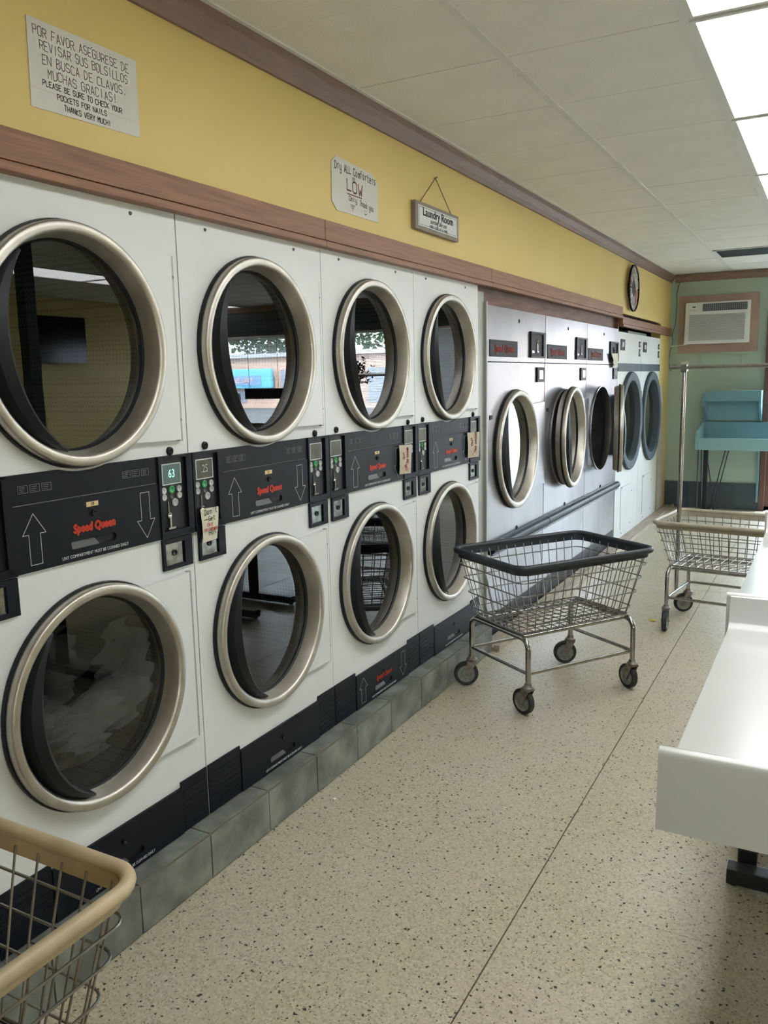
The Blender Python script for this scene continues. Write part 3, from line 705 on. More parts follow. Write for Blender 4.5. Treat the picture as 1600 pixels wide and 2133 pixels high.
# ------------------------------------------------------------------ large steel dryers
SW = 1.075; SC_Y, SC_Z, SR = .485, 1.128, .368
def steel_dryer(y, label, angle):
    t = thing('steel_dryer', label, 'dryer', (0, y, 0), group='large steel dryers beyond the stacked ones')
    a, b = .003, SW-.003
    mb = MB(); mb.holeplate(a, b, .600, 1.664, SC_Y, SC_Z, .352, -.04, 0)
    mb.box(-.95, -.04, a, a+.004, .0, 1.985); mb.box(-.95, -.04, b-.004, b, .0, 1.985); mb.box(-.95, -.04, a+.004, b-.004, 1.981, 1.985)
    mb.build('front_panel', M_STEEL, t)
    MB().box(-.04, .003, a, b, 1.669, 1.985).build('upper_panel', M_STEEL, t, bevel=.002)
    MB().box(-.04, -.004, a, b, .15, .560).build('lower_panel', M_STEEL, t)
    MB().hexa([(-.03, a, .552), (.038, a, .535), (.038, b, .535), (-.03, b, .552)], [(-.03, a, .600), (.004, a, .604), (.004, b, .604), (-.03, b, .600)]).build('handle_lip', M_DARK, t)
    MB().cyl((.022, a, .575), (.022, b, .575), .030, 20).build('handle_bar', M_DARK, t, smooth=True)
    MB().box(-.06, -.008, a, b, .0, .149).build('kick_panel', M_DARK, t)
    MB().lathe([(-.045, .350), (-.06, .39), (-.80, .39), (-.80, .0001)], (0, SC_Y, SC_Z), seg=48).build('drum', M_DRUM0, t, smooth=True)
    MB().lathe([(.0, .356), (.012, .358), (.014, .352), (.0, .349), (-.045, .348)], (0, SC_Y, SC_Z), seg=64).build('hole_rim', M_STEEL, t, smooth=True)
    hy = SW-.05
    d = door(t, SC_Y, SC_Z, SR, hy, SC_Z-.278, SC_Z+.278, name='door', big=True)
    if angle:
        M = Matrix.Translation((.012, hy, 0)) @ Matrix.Rotation(angle, 4, 'Z') @ Matrix.Translation((-.012, -hy, 0))
        M = Matrix.Translation((.02, 0, 0)) @ M
        for o in [d]+list(d.children): o.data.transform(M)
        MB().lathe([(-.034, .31), (-.036, SR-.02), (-.015, SR-.010), (.0, SR-.008)], (0, SC_Y, SC_Z), seg=64).xform(M).build('door_back', M_RING, d, smooth=True)
    h = MB(); h.box(.001, .014, hy+.002, hy+.016, SC_Z-.27, SC_Z+.27); h.build('hinge', M_SCREW, t)
    lp = MB().box(.003, .007, .035, .505, 1.697, 1.794).build('logo_plate', M_LOGOP, t)
    text('Speed Queen', .066, (.0075, .27, 1.745), M_RED, lp, bold=.002, sx=.95)
    cb = MB(); y0, y1, z0, z1 = .745, 1.050, 1.699, 1.866
    cb.box(.003, .016, y0, y0+.02, z0, z1); cb.box(.003, .016, y1-.05, y1, z0, z1); cb.box(.003, .016, y0+.02, y1-.05, z1-.012, z1); cb.box(.003, .016, y0+.02, y1-.05, z0, z0+.012)
    c = cb.build('coin_box', M_DARK, t)
    MB().box(.003, .006, y0+.02, y1-.05, z0+.012, z1-.012).build('face', M_LOGOP, c)
    s = MB(); s.box(.006, .012, .885, .893, 1.738, 1.80); s.lathe([(0, .0001), (.01, .012), (0, .016)], (.006, .889, 1.805), seg=12); s.box(.006, .014, .875, .905, 1.735, 1.742)
    s.build('coin_slot', M_CHROME, c); MB().box(.006, .008, .79, .83, 1.73, 1.745).build('price_plate', M_CHROME, c)
    v = MB().box(.001, .010, .895, 1.040, 1.540, 1.638).build('coin_vault', M_DARK, t)
    MB().box(.010, .012, .930, 1.010, 1.560, 1.618).build('lock_plate', M_SILVER, v)
    for (yy, zz) in ((.54, 1.92), (.52, .622)): MB().lathe([(0, .0001), (.005, .010), (0, .014)], (.001, yy, zz), seg=12).build('screw', M_BLACK, t)
    MB().box(.001, .004, .045, .085, 1.335, 1.36).build('label_plate', M_DARK, t)
    return t
sd1 = steel_dryer(4.505, 'first steel dryer, door closed, beside the white stacked dryers', 0)
sd2 = steel_dryer(5.585, 'middle steel dryer, its round door slightly ajar', math.radians(3.5))
sd3 = steel_dryer(6.662, 'last steel dryer, round door swung open and paper tag on slot', math.radians(13.5))
tg = card('paper_tag', 'crumpled cream paper tag hanging from the last steel dryer coin box', 'tag', [(7.37, 1.76), (7.58, 1.765), (7.64, 1.645), (7.50, 1.64)], M_TAGP, .03)

# ------------------------------------------------------------------ white dryers at the far end
def white_dryer(y, label):
    w = 1.01; cy, cz, R = .545, 1.13, .475; a, b = .003, w-.003
    t = thing('white_dryer', label, 'dryer', (0, y, 0), group='white dryers at the far end')
    mb = MB(); mb.holeplate(a, b, .0, 1.608, cy, cz, .42, -.04, 0); mb.box(-.9, -.04, a, a+.004, 0, 1.965); mb.box(-.9, -.04, b-.004, b, 0, 1.965); mb.box(-.9, -.04, a+.004, b-.004, 1.961, 1.965)
    mb.box(-.04, 0, a, b, 1.682, 1.965); mb.build('cabinet', M_ENAMEL, t)
    bd = MB().box(-.04, .006, a, b, 1.609, 1.681).build('band', M_GREYP, t)
    text('2', .062, (.0068, cy+.03, 1.645), M_LINE, bd, 'number_print', bold=.002)
    MB().lathe([(-.045, .42), (-.06, .45), (-.75, .45), (-.75, .0001)], (0, cy, cz), seg=48).build('drum', M_DRUM0, t, smooth=True)
    d = MB().lathe([(.001, R), (.022, R), (.032, R-.008), (.034, R-.06), (.028, R-.085), (-.03, R-.098)], (0, cy, cz), seg=72).build('door', M_GREYP, t, smooth=True)
    MB().lathe([(-.025, .0001), (-.025, R-.095)], (0, cy, cz), seg=48).build('glass', M_GLASS, d)
    MB().box(.001, .020, cy+R*.9, w-.004, .84, 1.41).build('hinge_plate', M_GREYP, d)
    for (y0, y1, z0, z1) in ((.09, .255, 1.80, 1.90), (.895, .955, 1.845, 1.90), (.90, .95, 1.755, 1.825)):
        p = MB().box(.0, .006, y0, y1, z0, z1).build('control_plate', M_LOGOP, t)
        MB().box(.006, .008, y0+(y1-y0)*.3, y0+(y1-y0)*.7, z0+(z1-z0)*.3, z0+(z1-z0)*.75).build('print', M_LINE, p)
    h = MB(); h.box(.0005, .002, .245, .250, .10, .515); h.build('hatch_gap', M_BLACK, t)
    MB().box(.001, .012, .27, .62, .497, .512).build('hatch_latch', M_ENAMEL, t)
    for yy, zz in ((.74, .42), (.70, .10), (.30, .06)): MB().lathe([(0, .0001), (.003, .006), (0, .008)], (0, yy, zz), seg=10).build('screw', M_SCREW, t)
    return t
white_dryer(7.745, 'white dryer with grey door ring next to the last steel dryer')
white_dryer(8.757, 'white dryer with grey door ring at the far end of the row')
tb = tag(MB().box(-.3, -.06, 8.4, 9.3, 1.966, 2.0).build('metal_duct_cover', M_FILL), 'grey metal strip lying on top of the white dryers', 'cover'); setloc(tb, (-.18, 8.85, 1.966))
# torn plaster board by the corner
mb = MB(); prof = [(9.79, 0.028), (10.10, .028), (10.12, .2), (10.08, .55), (10.10, .8), (10.02, 1.05), (9.98, 1.3), (9.9, 1.42), (9.79, 1.45)]
mb.prism(prof, .001, .012); o = setloc(mb.build('plaster_board', M_PLASTER), (0, 9.95, .03)); tag(o, 'torn beige wallboard patch low on the yellow wall by the corner', 'wallboard')
mb = MB(); mb.box(.001, .125, 4.385, 10.30, 0.0005, .022); mb.box(.090, .125, 4.385, 10.30, .022, .034)
o = setloc(mb.build('floor_plank', M_PLANK, bevel=.002), (.06, 7.3, 0)); tag(o, 'pale wooden plank laid along the foot of the far machines', 'plank')

# ------------------------------------------------------------------ signs on the yellow wall
t = thing('handwritten_notice', 'large handwritten Spanish and English paper notice taped to yellow wall', 'notice', (0, 1.67, 2.25))
o_ = Vector(t.location); X = .002
mb = MB(); mb.prism([(1.489, 2.254), (1.852, 2.264), (1.853, 2.466), (1.494, 2.462)], .0008, X); mb.build('paper', M_PAPER, t, offset=o_)
X = .0024; mb = MB()
rows_ = [('POR FAVOR ASEGURESE DE', 1.510, 2.425, .021, .325), ('REVISAR SUS BOLSILLOS', 1.527, 2.395, .021, .298), ('EN BUSCA DE CLAVOS.', 1.532, 2.363, .021, .290), ('MUCHAS GRACIAS!', 1.546, 2.333, .021, .232)]
for k, (s, y, z, h, w) in enumerate(rows_): hand(mb, s, y, z, h, w, .0023, X, .0, jit=.55, seed=10+k)
mb.add([(X, 1.690, 2.4475), (X, 1.693, 2.4475), (X, 1.698, 2.452), (X, 1.695, 2.452)], [(0, 1, 2, 3)])
mb.build('handwriting', M_PENC, t, offset=o_)
mb = MB()
for k, (s, y, z, h, w) in enumerate([('PLEASE BE SURE TO CHECK YOUR', 1.528, 2.312, .013, .272), ('POCKETS FOR NAILS', 1.570, 2.290, .013, .168), ('THANKS VERY MUCH!', 1.590, 2.268, .013, .160)]): hand(mb, s, y, z, h, w, .0022, X, .0, seed=20+k)
mb.build('handwriting', M_INK, t, offset=o_)
MB().box(.002, .0023, 1.491, 1.852, 2.3005, 2.3015).build('fold_line', M_TAGP, t, offset=o_)
t = thing('handwritten_notice', 'white card notice with cut corners reading dry all comforters on low', 'notice', (0, 3.05, 2.24)); o_ = Vector(t.location)
mb = MB(); mb.prism([(2.905, 2.238), (3.24, 2.240), (3.243, 2.40), (3.19, 2.428), (2.905, 2.442), (2.872, 2.415), (2.868, 2.268)], .0008, .003); mb.build('card', M_PAPER, t, offset=o_)
X = .0034; mb = MB()
hand(mb, 'Dry ALL Comforters', 2.895, 2.395, .028, .34, .004, X, -.02, jit=.25, seed=31); hand(mb, 'on', 3.03, 2.373, .016, .026, .0028, X, seed=32); hand(mb, 'Thank you', 3.085, 2.283, .022, .120, .003, X, -.05, jit=.2, seed=33)
ring = [(3.130+.012*math.cos(a), 2.262+.009*math.sin(a)) for a in [math.pi*(1+k/8) for k in range(9)]]
for p, q in zip(ring, ring[1:]): mb.add([(X, p[0], p[1]), (X, q[0], q[1]), (X, q[0], q[1]+.003), (X, p[0], p[1]+.003)], [(0, 1, 2, 3)])
for yy in (3.124, 3.136): mb.box(X, X+.0002, yy-.0015, yy+.0015, 2.266, 2.271)
mb.build('handwriting', M_INK, t, offset=o_)
mb = MB(); hand(mb, 'LOW', 2.985, 2.328, .042, .135, .0062, X, -.05, jit=.15, seed=34); mb.box(X, X+.0002, 2.985, 3.105, 2.3125, 2.3165)
hand(mb, 'Only', 3.000, 2.290, .018, .068, .0035, X, jit=.1, seed=35)
for k in range(5): mb.box(X, X+.0002, 3.008+k*.005, 3.045-k*.005, 2.274-k*.006, 2.2765-k*.006)
mb.build('heavy_lettering', M_MAROON, t, offset=o_)
t = thing('hanging_sign', 'small grey framed laundry room plaque hung on a string', 'sign', (0, 3.83, 2.265)); o_ = Vector(t.location)
a, b, c, d = 3.560, 4.055, 2.262, 2.388
mb = MB(); mb.box(.001, .024, a, b, c, d); mb.build('plaque', pm('grey_sign_wood', (.27, .23, .19), .6, var=.1, vs=9), t, bevel=.002, offset=o_)
MB().box(.024, .0255, a+.025, b-.022, c+.018, d-.016).build('face', pm('sign_face', (.66, .68, .69), .5, var=.02), t, offset=o_)
fb = MB(); p, q, r, s = a+.033, b-.030, c+.024, d-.022
for bx in ((p, q, r, r+.0015), (p, q, s-.0015, s), (p, p+.002, r, s), (q-.002, q, r, s)): fb.box(.0255, .0259, *bx)
fb.build('border', M_INK, t, offset=o_)
for st_, sz, z, sx_, sh in (('Laundry Room', .053, 2.346, 1.10, 0), ('sorting life out', .032, 2.314, 1.0, .35), ('ONE LOAD AT A TIME', .019, 2.290, 1.1, 0)):
    q = text(st_, sz, (.0262, 3.808, z), M_INK, t, sx=sx_, shear=sh, bold=.0006 if sz > .05 else 0); q.data.transform(Matrix.Translation(-o_))
MB().tube([(.012, 3.63, 2.388), (.008, 3.815, 2.530), (.012, 3.99, 2.388)], .0022, 6).build('string', pm('brown_twine', (.14, .09, .04), .8), t, offset=o_)
MB().cyl((.0, 3.815, 2.530), (.02, 3.815, 2.533), .003, 8).build('nail', M_SCREW, t, offset=o_)
# clock
t = thing('wall_clock', 'round dark wall clock made of coloured metal number plates', 'clock', (.0, 8.16, 2.375)); o_ = Vector(t.location)
CY, CZc = 8.16, 2.375
MB().lathe([(.030, .200), (.030, .214), (.045, .214), (.048, .206), (.045, .199), (.030, .200)], (0, CY, CZc), seg=48).build('rim', M_DARK, t, smooth=True, offset=o_)
MB().lathe([(.0, .0001), (.0, .10), (.03, .10), (.03, .0001)], (0, CY, CZc), seg=24).build('movement', M_DARK, t, offset=o_)
cols = [(.62, .60, .58), (.52, .22, .20), (.66, .42, .38), (.48, .47, .46), (.62, .52, .48), (.74, .72, .70)]
for k in range(12):
    a0, a1 = math.radians(k*30+2.5), math.radians(k*30+27.5); pts = [(CY+math.cos(q)*r, CZc+math.sin(q)*r) for q, r in ((a0, .075), (a0, .198), ((a0+a1)/2, .199), (a1, .198), (a1, .075))]
    MB().prism(pts, .033, .037).build('number_plate', pm('clock_plate_%d' % (k % 6), cols[(k*5) % 6], .45, .2, var=.2, vs=30), t, offset=o_)
    am = (a0+a1)/2; q = text(str((3-k-1) % 12+1 if False else ((2-k) % 12)+1), .05, (.038, CY+math.cos(am)*.15, CZc+math.sin(am)*.15), M_DARK, t, 'numeral'); q.data.transform(Matrix.Translation(-o_))
MB().lathe([(.030, .0001), (.042, .055), (.036, .078), (.030, .08)], (0, CY, CZc), seg=24).build('hub', M_GREYP, t, smooth=True, offset=o_)
MB().hexa([(.046, CY-.006, CZc), (.048, CY-.006, CZc), (.048, CY+.006, CZc), (.046, CY+.006, CZc)], [(.046, CY-.07, CZc+.09), (.048, CY-.07, CZc+.09), (.048, CY-.066, CZc+.094), (.046, CY-.066, CZc+.094)]).build('hand', M_INK, t, offset=o_)
MB().hexa([(.049, CY-.005, CZc), (.051, CY-.005, CZc), (.051, CY+.005, CZc), (.049, CY+.005, CZc)], [(.049, CY+.03, CZc-.14), (.051, CY+.03, CZc-.14), (.051, CY+.036, CZc-.14), (.049, CY+.036, CZc-.14)]).build('hand', M_INK, t, offset=o_)

# ------------------------------------------------------------------ green wall furniture
t = thing('air_conditioner', 'white air conditioner set in a tan board on the green wall', 'air conditioner', (.52, YB, 1.81)); o_ = Vector(t.location)
MB().box(.102, .952, YB-.022, YB-.001, 1.808, 2.455).build('mounting_board', M_TAN, t, offset=o_, bevel=.002)
f0 = YB-.11; x0, x1, z0, z1 = .182, .868, 1.905, 2.372
mb = MB(); mb.hexa([(x0, YB-.022, z0+.02), (x1, YB-.022, z0+.02), (x1, YB-.022, z1), (x0, YB-.022, z1)], [(x0-.004, f0, z0), (x1+.004, f0+.0, z0), (x1, f0+.02, z1), (x0, f0+.02, z1)])
mb.build('casing', M_AC, t, offset=o_, bevel=.006)
g = MB(); 
for k in range(24):
    z = 1.945+k*.0122; yy = f0-.0035+.02*(z-z0)/(z1-z0); g.box(x0+.045, x1-.05-.03*(1-(z-1.945)/.3)*0, yy-.001, yy+.006, z, z+.0078)
g = g.build('intake_grille', M_ACG, t, offset=o_)
MB().box(x0+.185, x1-.03, f0+.006, f0+.017, 2.272, 2.352).build('outlet', M_GREYP, t, offset=o_)
v = MB()
for k in range(22): xx = x0+.19+k*.0218; v.box(xx, xx+.004, f0+.000, f0+.007, 2.274, 2.350)
for k in range(3): v.box(x0+.186, x1-.031, f0+.001, f0+.006, 2.288+k*.022, 2.290+k*.022)
v.build('outlet_fins', M_ACG, t, offset=o_)
cpn = MB().box(x0+.03, x0+.15, f0+.010, f0+.018, 2.265, 2.345).build('control_panel', M_AC, t, offset=o_, bevel=.002)
MB().box(x0+.075, x0+.11, f0+.007, f0+.011, 2.315, 2.328).build('display', M_BLACK, cpn, offset=o_)
bt = MB()
for k in range(4): bt.box(x0+.05+k*.022, x0+.062+k*.022, f0+.008, f0+.011, 2.283, 2.293)
bt.build('buttons', M_ACG, cpn, offset=o_)
MB().tube([(x0+.02, YB-.03, 1.91), (.10, YB-.02, 1.895), (.02, YB-.02, 1.893)], .006, 8).build('power_lead', M_AC, t, offset=o_)
t = thing('switch_plate', 'small square white switch plate on the green wall', 'switch', (.182, YB, 1.60)); o_ = Vector(t.location)
MB().box(.139, .226, YB-.008, YB-.001, 1.600, 1.712).build('plate', M_AC, t, offset=o_, bevel=.002); MB().box(.165, .198, YB-.014, YB-.008, 1.64, 1.67).build('toggle', M_GREYP, t, offset=o_)
t = thing('rod_bracket', 'pale green painted rod bracket under the air conditioner', 'bracket', (.57, YB, 1.6)); o_ = Vector(t.location)
M_PG = pm('pale_green_paint', (.36, .46, .37), .5, var=.04)
MB().box(.27, .85, YB-.02, YB-.001, 1.785, 1.808).build('cleat', M_PG, t, offset=o_)
for x in (.345, .790):
    mb = MB(); mb.box(x-.016, x+.016, YB-.02, YB-.001, 1.60, 1.785); mb.lathe([(0, .0001), (.004, .005), (0, .007)], (x, YB-.02, 1.772), axis='y', seg=10); mb.build('bracket_arm', M_PG, t, offset=o_)
# loose cable in the corner
pts = [(205, 140), (190, 200), (175, 265), (181, 340), (178, 420), (172, 520), (150, 600), (156, 670), (135, 760), (128, 840), (140, 900), (152, 918), (148, 885), (165, 862), (200, 864)]
cx = lambda g: .078+(g[0]-200)/3.809*.006; 
mb = MB(); mb.tube([(.085+(p[0]-190)*.00140, YB-.006, 2.655-(p[1]-140)*.001352) for p in pts], .003, 6)
tag(setloc(mb.build('loose_cable', M_FOOT), (.08, YB, 2.6)), 'thin dark cable hanging down the corner of the green wall', 'cable')
# slate skirting on the green wall
sk = struct(MB().box(.001, 1.044, YB-.012, YB-.001, 0, .305).build('baseboard_back', M_GROUT))
for k in range(4):
    a = .006+k*.26; MB().box(a+.001, a+.259, YB-.022, YB-.012, .001, .310).build('tile', M_SLATE2, sk, bevel=.0015)
# teal table and its upright back tray
t = thing('teal_folding_table', 'teal moulded laundry table with raised ends before the green wall', 'table', (.85, 10.02, 0)); o_ = Vector(t.location)
x0, x1, y0, y1 = .44, 1.42, 9.76, 10.26
mb = MB(); mb.box(x0, x1, y0, y1, .800, .812)
mb.build('tabletop', M_TEAL, t, offset=o_)
MB().box(x0, x1, y0-.012, y0, .735, .868).build('front_lip', M_TEALF, t, offset=o_, bevel=.006)
MB().prism([(y0-.012, .735), (y1, .735), (y1, 1.02), (y1-.1, 1.02), (y0-.012, .93)], x0-.03, x0-.001).build('end_lip', M_TEALF, t, offset=o_, bevel=.006)
MB().box(x0, x1, y1-.001, y1+.012, .735, 1.02).build('back_lip', M_TEAL, t, offset=o_)
for xx in (.50, 1.30):
    MB().box(xx-.022, xx+.022, 9.98, 10.04, .03, .800).build('leg', M_FOOT, t, offset=o_); MB().box(xx-.022, xx+.022, 9.82, 10.22, .0, .032).build('foot', M_FOOT, t, offset=o_)
for a, b in (((.445, 9.80, .80), (.445, 9.80, .03)), ((.455, 9.94, .8), (.475, 9.95, .03)), ((.47, 10.1, .80), (.62, 9.99, .01)), ((.72, 10.0, .80), (.56, 9.99, .03)), ((.755, 10.0, .80), (.60, 9.99, .03))): MB().cyl(a, b, .006, 8).build('brace_rod', M_FOOT, t, offset=o_)
t = thing('teal_wall_cabinet', 'teal open box shelf standing behind the teal table', 'shelf', (.85, 10.28, 1.03)); o_ = Vector(t.location)
MB().box(.46, 1.04, 10.05, 10.335, 1.345, 1.375).build('top_board', M_TEAL, t, offset=o_); MB().box(.46, 1.04, 10.04, 10.052, 1.262, 1.375).build('front_rail', M_TEAL, t, offset=o_, bevel=.003)
MB().prism([(10.05, 1.345), (10.335, 1.345), (10.335, .1), (10.285, .1), (10.285, 1.03), (10.05, 1.2)], .432, .459).build('side_board', M_TEAL, t, offset=o_)
MB().prism([(10.05, 1.345), (10.335, 1.345), (10.335, .1), (10.285, .1), (10.285, 1.03), (10.05, 1.2)], 1.016, 1.040).build('side_board', M_TEAL, t, offset=o_)
MB().box(.459, 1.016, 10.31, 10.33, 1.03, 1.26).build('back_board', M_TEALF, t, offset=o_)

# ------------------------------------------------------------------ white folding tables
def fold_table(x0, x1, y0, y1, label):
    t = thing('folding_table', label, 'table', ((x0+x1)/2, (y0+y1)/2, 0), group='white folding tables down the aisle'); o_ = Vector(t.location)
    zs, zt, zb = .805, .900, .743; e = .014
    # moulded tray: cross-section along y with rounded lips, swept along x
    prof = []
    def arc(cy, cz, r, a0, a1, n=6):
        for k in range(n+1):
            a = math.radians(a0+(a1-a0)*k/n); prof.append((cy+r*math.cos(a), cz+r*math.sin(a)))
    prof += [(y0-.008, zb)]; arc(y0+.012, zt-.014, .014, 180, 60); arc(y0+.075, zs+.045, .045, 215, 270)
    arc(y1-.075, zs+.045, .045, 270, 325); arc(y1-.012, zt-.014, .014, 120, 0); prof += [(y1+.008, zb), (y1-.004, zb), (y1-.020, zs-.02), (y0+.020, zs-.02), (y0+.004, zb)]
    n = len(prof); vs = [(x0, *p) for p in prof]+[(x1, *p) for p in prof]
    mb = MB().add(vs, [tuple(range(n-1, -1, -1)), tuple(range(n, 2*n))]+[(i, (i+1) % n, n+(i+1) % n, n+i) for i in range(n)])
    o = mb.build('moulded_top', M_TABLE, t, offset=o_, smooth=True)
    for xx in (x0, x1-.014): MB().box(xx, xx+.014, y0+.02, y1-.02, zb+.0, zs-.0205).build('side_skirt', M_TABLE, t, offset=o_)
    for yy in ((y0+y1)/2-.36*0+.0,):
        pass
    L = y1-y0
    for yy in ((y0+.30, y1-.10) if L > .8 else ((y0+y1)/2,)):
        MB().box(x0+.035, x1-.03, yy-.03, yy+.03, .0+.012, .060).build('foot', M_FOOT, t, offset=o_, bevel=.004)
        MB().box((x0+x1)/2-.03, (x0+x1)/2+.03, yy-.02, yy+.02, .060, zs-.021).build('leg', M_FOOT, t, offset=o_)
        for q in (x0+.055, x1-.05): MB().lathe([(0, .014), (.012, .014)], (q, yy, 0), axis='z', seg=12, caps=True).build('glide', M_BLACK, t, offset=o_)
    return t
ft = fold_table(1.515, 2.28, 1.500, 2.700, 'nearest white moulded folding table, its end lip towards the viewer')
o_ = Vector(ft.location)
MB().box(1.588, 1.620, 2.672, 2.700, .045, .775).build('leg_post', M_FOOT, ft, offset=o_, bevel=.002)
MB().prism([(2.668, .03), (2.704, .03), (2.704, .085), (2.668, .085)], 1.572, 1.630).build('foot_block', M_FOOT, ft, offset=o_, bevel=.008)
MB().cyl((1.575, 2.686, .07), (1.560, 2.686, .76), .004, 8).build('brace_rod', M_FOOT, ft, offset=o_); MB().cyl((1.628, 2.686, .07), (1.70, 2.686, .50), .004, 8).build('brace_rod', M_FOOT, ft, offset=o_)
MB().lathe([(.0, .018), (.03, .012)], (1.604, 2.686, 0), axis='z', seg=12, caps=True).build('glide', M_RUST, ft, offset=o_)
ft2 = fold_table(1.500, 2.265, 2.722, 4.440, 'second white moulded folding table, end to end with the nearest')
ft3 = fold_table(1.488, 2.25, 4.465, 5.02, 'farthest white folding table showing only its end beside cream-rimmed cart')

# ------------------------------------------------------------------ carts
def caster(parent, x, y, ang, zt=.155):
    dx, dy = math.cos(ang)*.030, math.sin(ang)*.030; nx, ny = -math.sin(ang), math.cos(ang)
    M = Matrix.Translation((x, y, 0)) @ Matrix.Rotation(ang, 4, 'Z')
    f = MB(); f.lathe([(.128, .0001), (.128, .026), (.140, .028), (.146, .020), (.158, .016), (.158, .0001)], (0, 0, 0), axis='z', seg=18)
    for s in (-1, 1):
        f.hexa([(-.022, s*.020-.0018, .130), (.026, s*.020-.0018, .130), (.026, s*.020+.0018, .130), (-.022, s*.020+.0018, .130)], [(.018, s*.020-.0018, .052), (.042, s*.020-.0018, .052), (.042, s*.020+.0018, .052), (.018, s*.020+.0018, .052)])
    f.hexa([(-.022, -.022, .124), (.026, -.022, .124), (.026, .022, .124), (-.022, .022, .124)], [(-.022, -.022, .132), (.026, -.022, .132), (.026, .022, .132), (-.022, .022, .132)])
    f.cyl((.030, -.026, .0635), (.030, .026, .0635), .006, 10)
    c = f.xform(M).build('caster', M_RUST, parent, smooth=True)
    w = MB(); w.lathe([(-.013, .047), (-.015, .058), (-.010, .0625), (.010, .0625), (.015, .058), (.013, .047)], (.030, 0, .0635), axis='y', seg=32)
    w.xform(M).build('tyre', M_TYRE, c, smooth=True)
    h = MB(); h.lathe([(-.010, .0001), (-.011, .022), (-.006, .028), (-.006, .040), (-.013, .046), (.013, .046), (.006, .040), (.006, .028), (.011, .022), (.010, .0001)], (.030, 0, .0635), axis='y', seg=28)
    h.xform(M).build('hub', M_HUB, c, smooth=True)
def rrect(lx, ly, r, z, n=6):
    pts = []
    for (sx, sy, a0) in ((1, 1, 0), (-1, 1, 90), (-1, -1, 180), (1, -1, 270)):
        for k in range(n+1):
            a = math.radians(a0+90*k/n); pts.append((sx*(lx/2-r)+r*math.cos(a), sy*(ly/2-r)+r*math.sin(a), z))
    return pts
def cart(name, label, loc, rz, bump, rz_top=.735, trail=None, dz=0, rim_len=.83, rim_w=.575, grp='wire laundry carts'):
    t = thing(name, label, 'cart', loc, rz, grp)
    LX, LY, zt, zb = rim_len, rim_w, rz_top, .385+dz; bx, by = .665, .40
    # bumper rim: tube plus downturned flap
    rim = MB(); P = rrect(LX, LY, .062, zt-.012); rim.tube(P, .0145, 10, closed=True)
    Q0 = rrect(LX-.012, LY-.012, .060, zt-.016); Q1 = rrect(LX-.020, LY-.020, .058, zt-.048); Q2 = [(p[0]*.985, p[1]*.98, p[2]) for p in Q1]; Q3 = [(p[0]*.985, p[1]*.98, p[2]) for p in Q0]
    n = len(P); rim.add(Q0+Q1+Q2+Q3, [(a*n+i, b*n+i, b*n+(i+1) % n, a*n+(i+1) % n) for a, b in ((0, 1), (1, 2), (2, 3), (3, 0)) for i in range(n)])
    rim.build('bumper', bump, t, smooth=True)
    w = MB(); lv = lambda f: (bx+(LX-.03-bx)*f, by+(LY-.03-by)*f, zb+.012+(zt-.03-zb-.012)*f)
    for f in (.10, .36, .60, .82):
        a, b, z = lv(f); w.tube(rrect(a+.014, b+.014, .035, z, 4), .0031, 6, closed=True)
    nx, ny = 14, 8
    def wire(x0, y0, x1, y1, z1): w.tube([(x1, y1, z1), (x0, y0, zb+.010), (x0*.97, y0*.97, zb+.002)], .0025, 6)
    for k in range(nx):
        u = (k+.5)/nx*2-1
        for s in (-1, 1): wire(u*bx/2, s*by/2, u*(LX-.06)/2, s*(LY-.03)/2, zt-.03)
    for k in range(ny):
        u = (k+.5)/ny*2-1
        for s in (-1, 1): wire(s*bx/2, u*by/2, s*(LX-.03)/2, u*(LY-.06)/2, zt-.03)
    w.build('basket', M_WIRE, t, smooth=True)
    fw_ = MB()
    for k in range(nx):
        u = (k+.5)/nx*2-1; fw_.tube([(u*bx/2, -by/2, zb+.003), (u*bx/2, by/2, zb+.003)], .0024, 6)
    for k in range(ny+1):
        u = (k+.5)/(ny+1)*2-1; fw_.tube([(-bx/2, u*by/2, zb-.001), (bx/2, u*by/2, zb-.001)], .0024, 6)
    fw_.tube(rrect(bx, by, .02, zb+.001, 3), .0042, 8, closed=True)
    fw_.build('basket_floor', M_WIRE, t, smooth=True)
    lx, ly = .655/2, .470/2; zf = zb-.018
    for s in (-1, 1):
        pts = [(s*lx, -ly, .150)]+[(s*lx, -ly+.05-.05*math.cos(math.radians(a)), zf-.05+.05*math.sin(math.radians(a))) for a in range(0, 91, 15)]
        pts += [(s*lx, -p[1], p[2]) for p in reversed(pts)]
        MB().tube(pts, .0135, 12).build('leg_frame', M_CHROME, t, smooth=True)
        MB().cyl((-lx, s*(ly-.055), zf), (lx, s*(ly-.055), zf), .009, 10).build('top_rail', M_CHROME, t, smooth=True)
        MB().cyl((-lx, s*ly, .205), (lx, s*ly, .205), .009, 10).build('rail', M_CHROME, t, smooth=True)
        MB().cyl((s*lx, -ly, .203), (s*lx, ly, .203), .009, 10).build('cross_rail', M_CHROME, t, smooth=True)
    tr = trail or [2.6, 2.6, 2.6, 2.6]
    for (sx, sy), a in zip(((-1, 1), (-1, -1), (1, -1), (1, 1)), tr): caster(t, sx*lx, sy*ly, a-rz)
    return t
# directions the wheels trail to (world angles)
aL = math.atan2(-.478, -.878); aD = math.atan2(.445, -.895)
cart('laundry_cart', 'wire laundry cart with a navy bumper standing in mid aisle', (.558, 3.976, 0), math.radians(56.3), M_BUMP_N, .735, [aL, aD, aD-.25, aL])
c2 = cart('laundry_cart', 'wire laundry cart with cream bumper and a tall hanging bar', (1.262, 5.427, 0), math.radians(-7.4), M_BUMP_Y, .690, [aL, math.radians(-88), aL, aL], dz=.015)
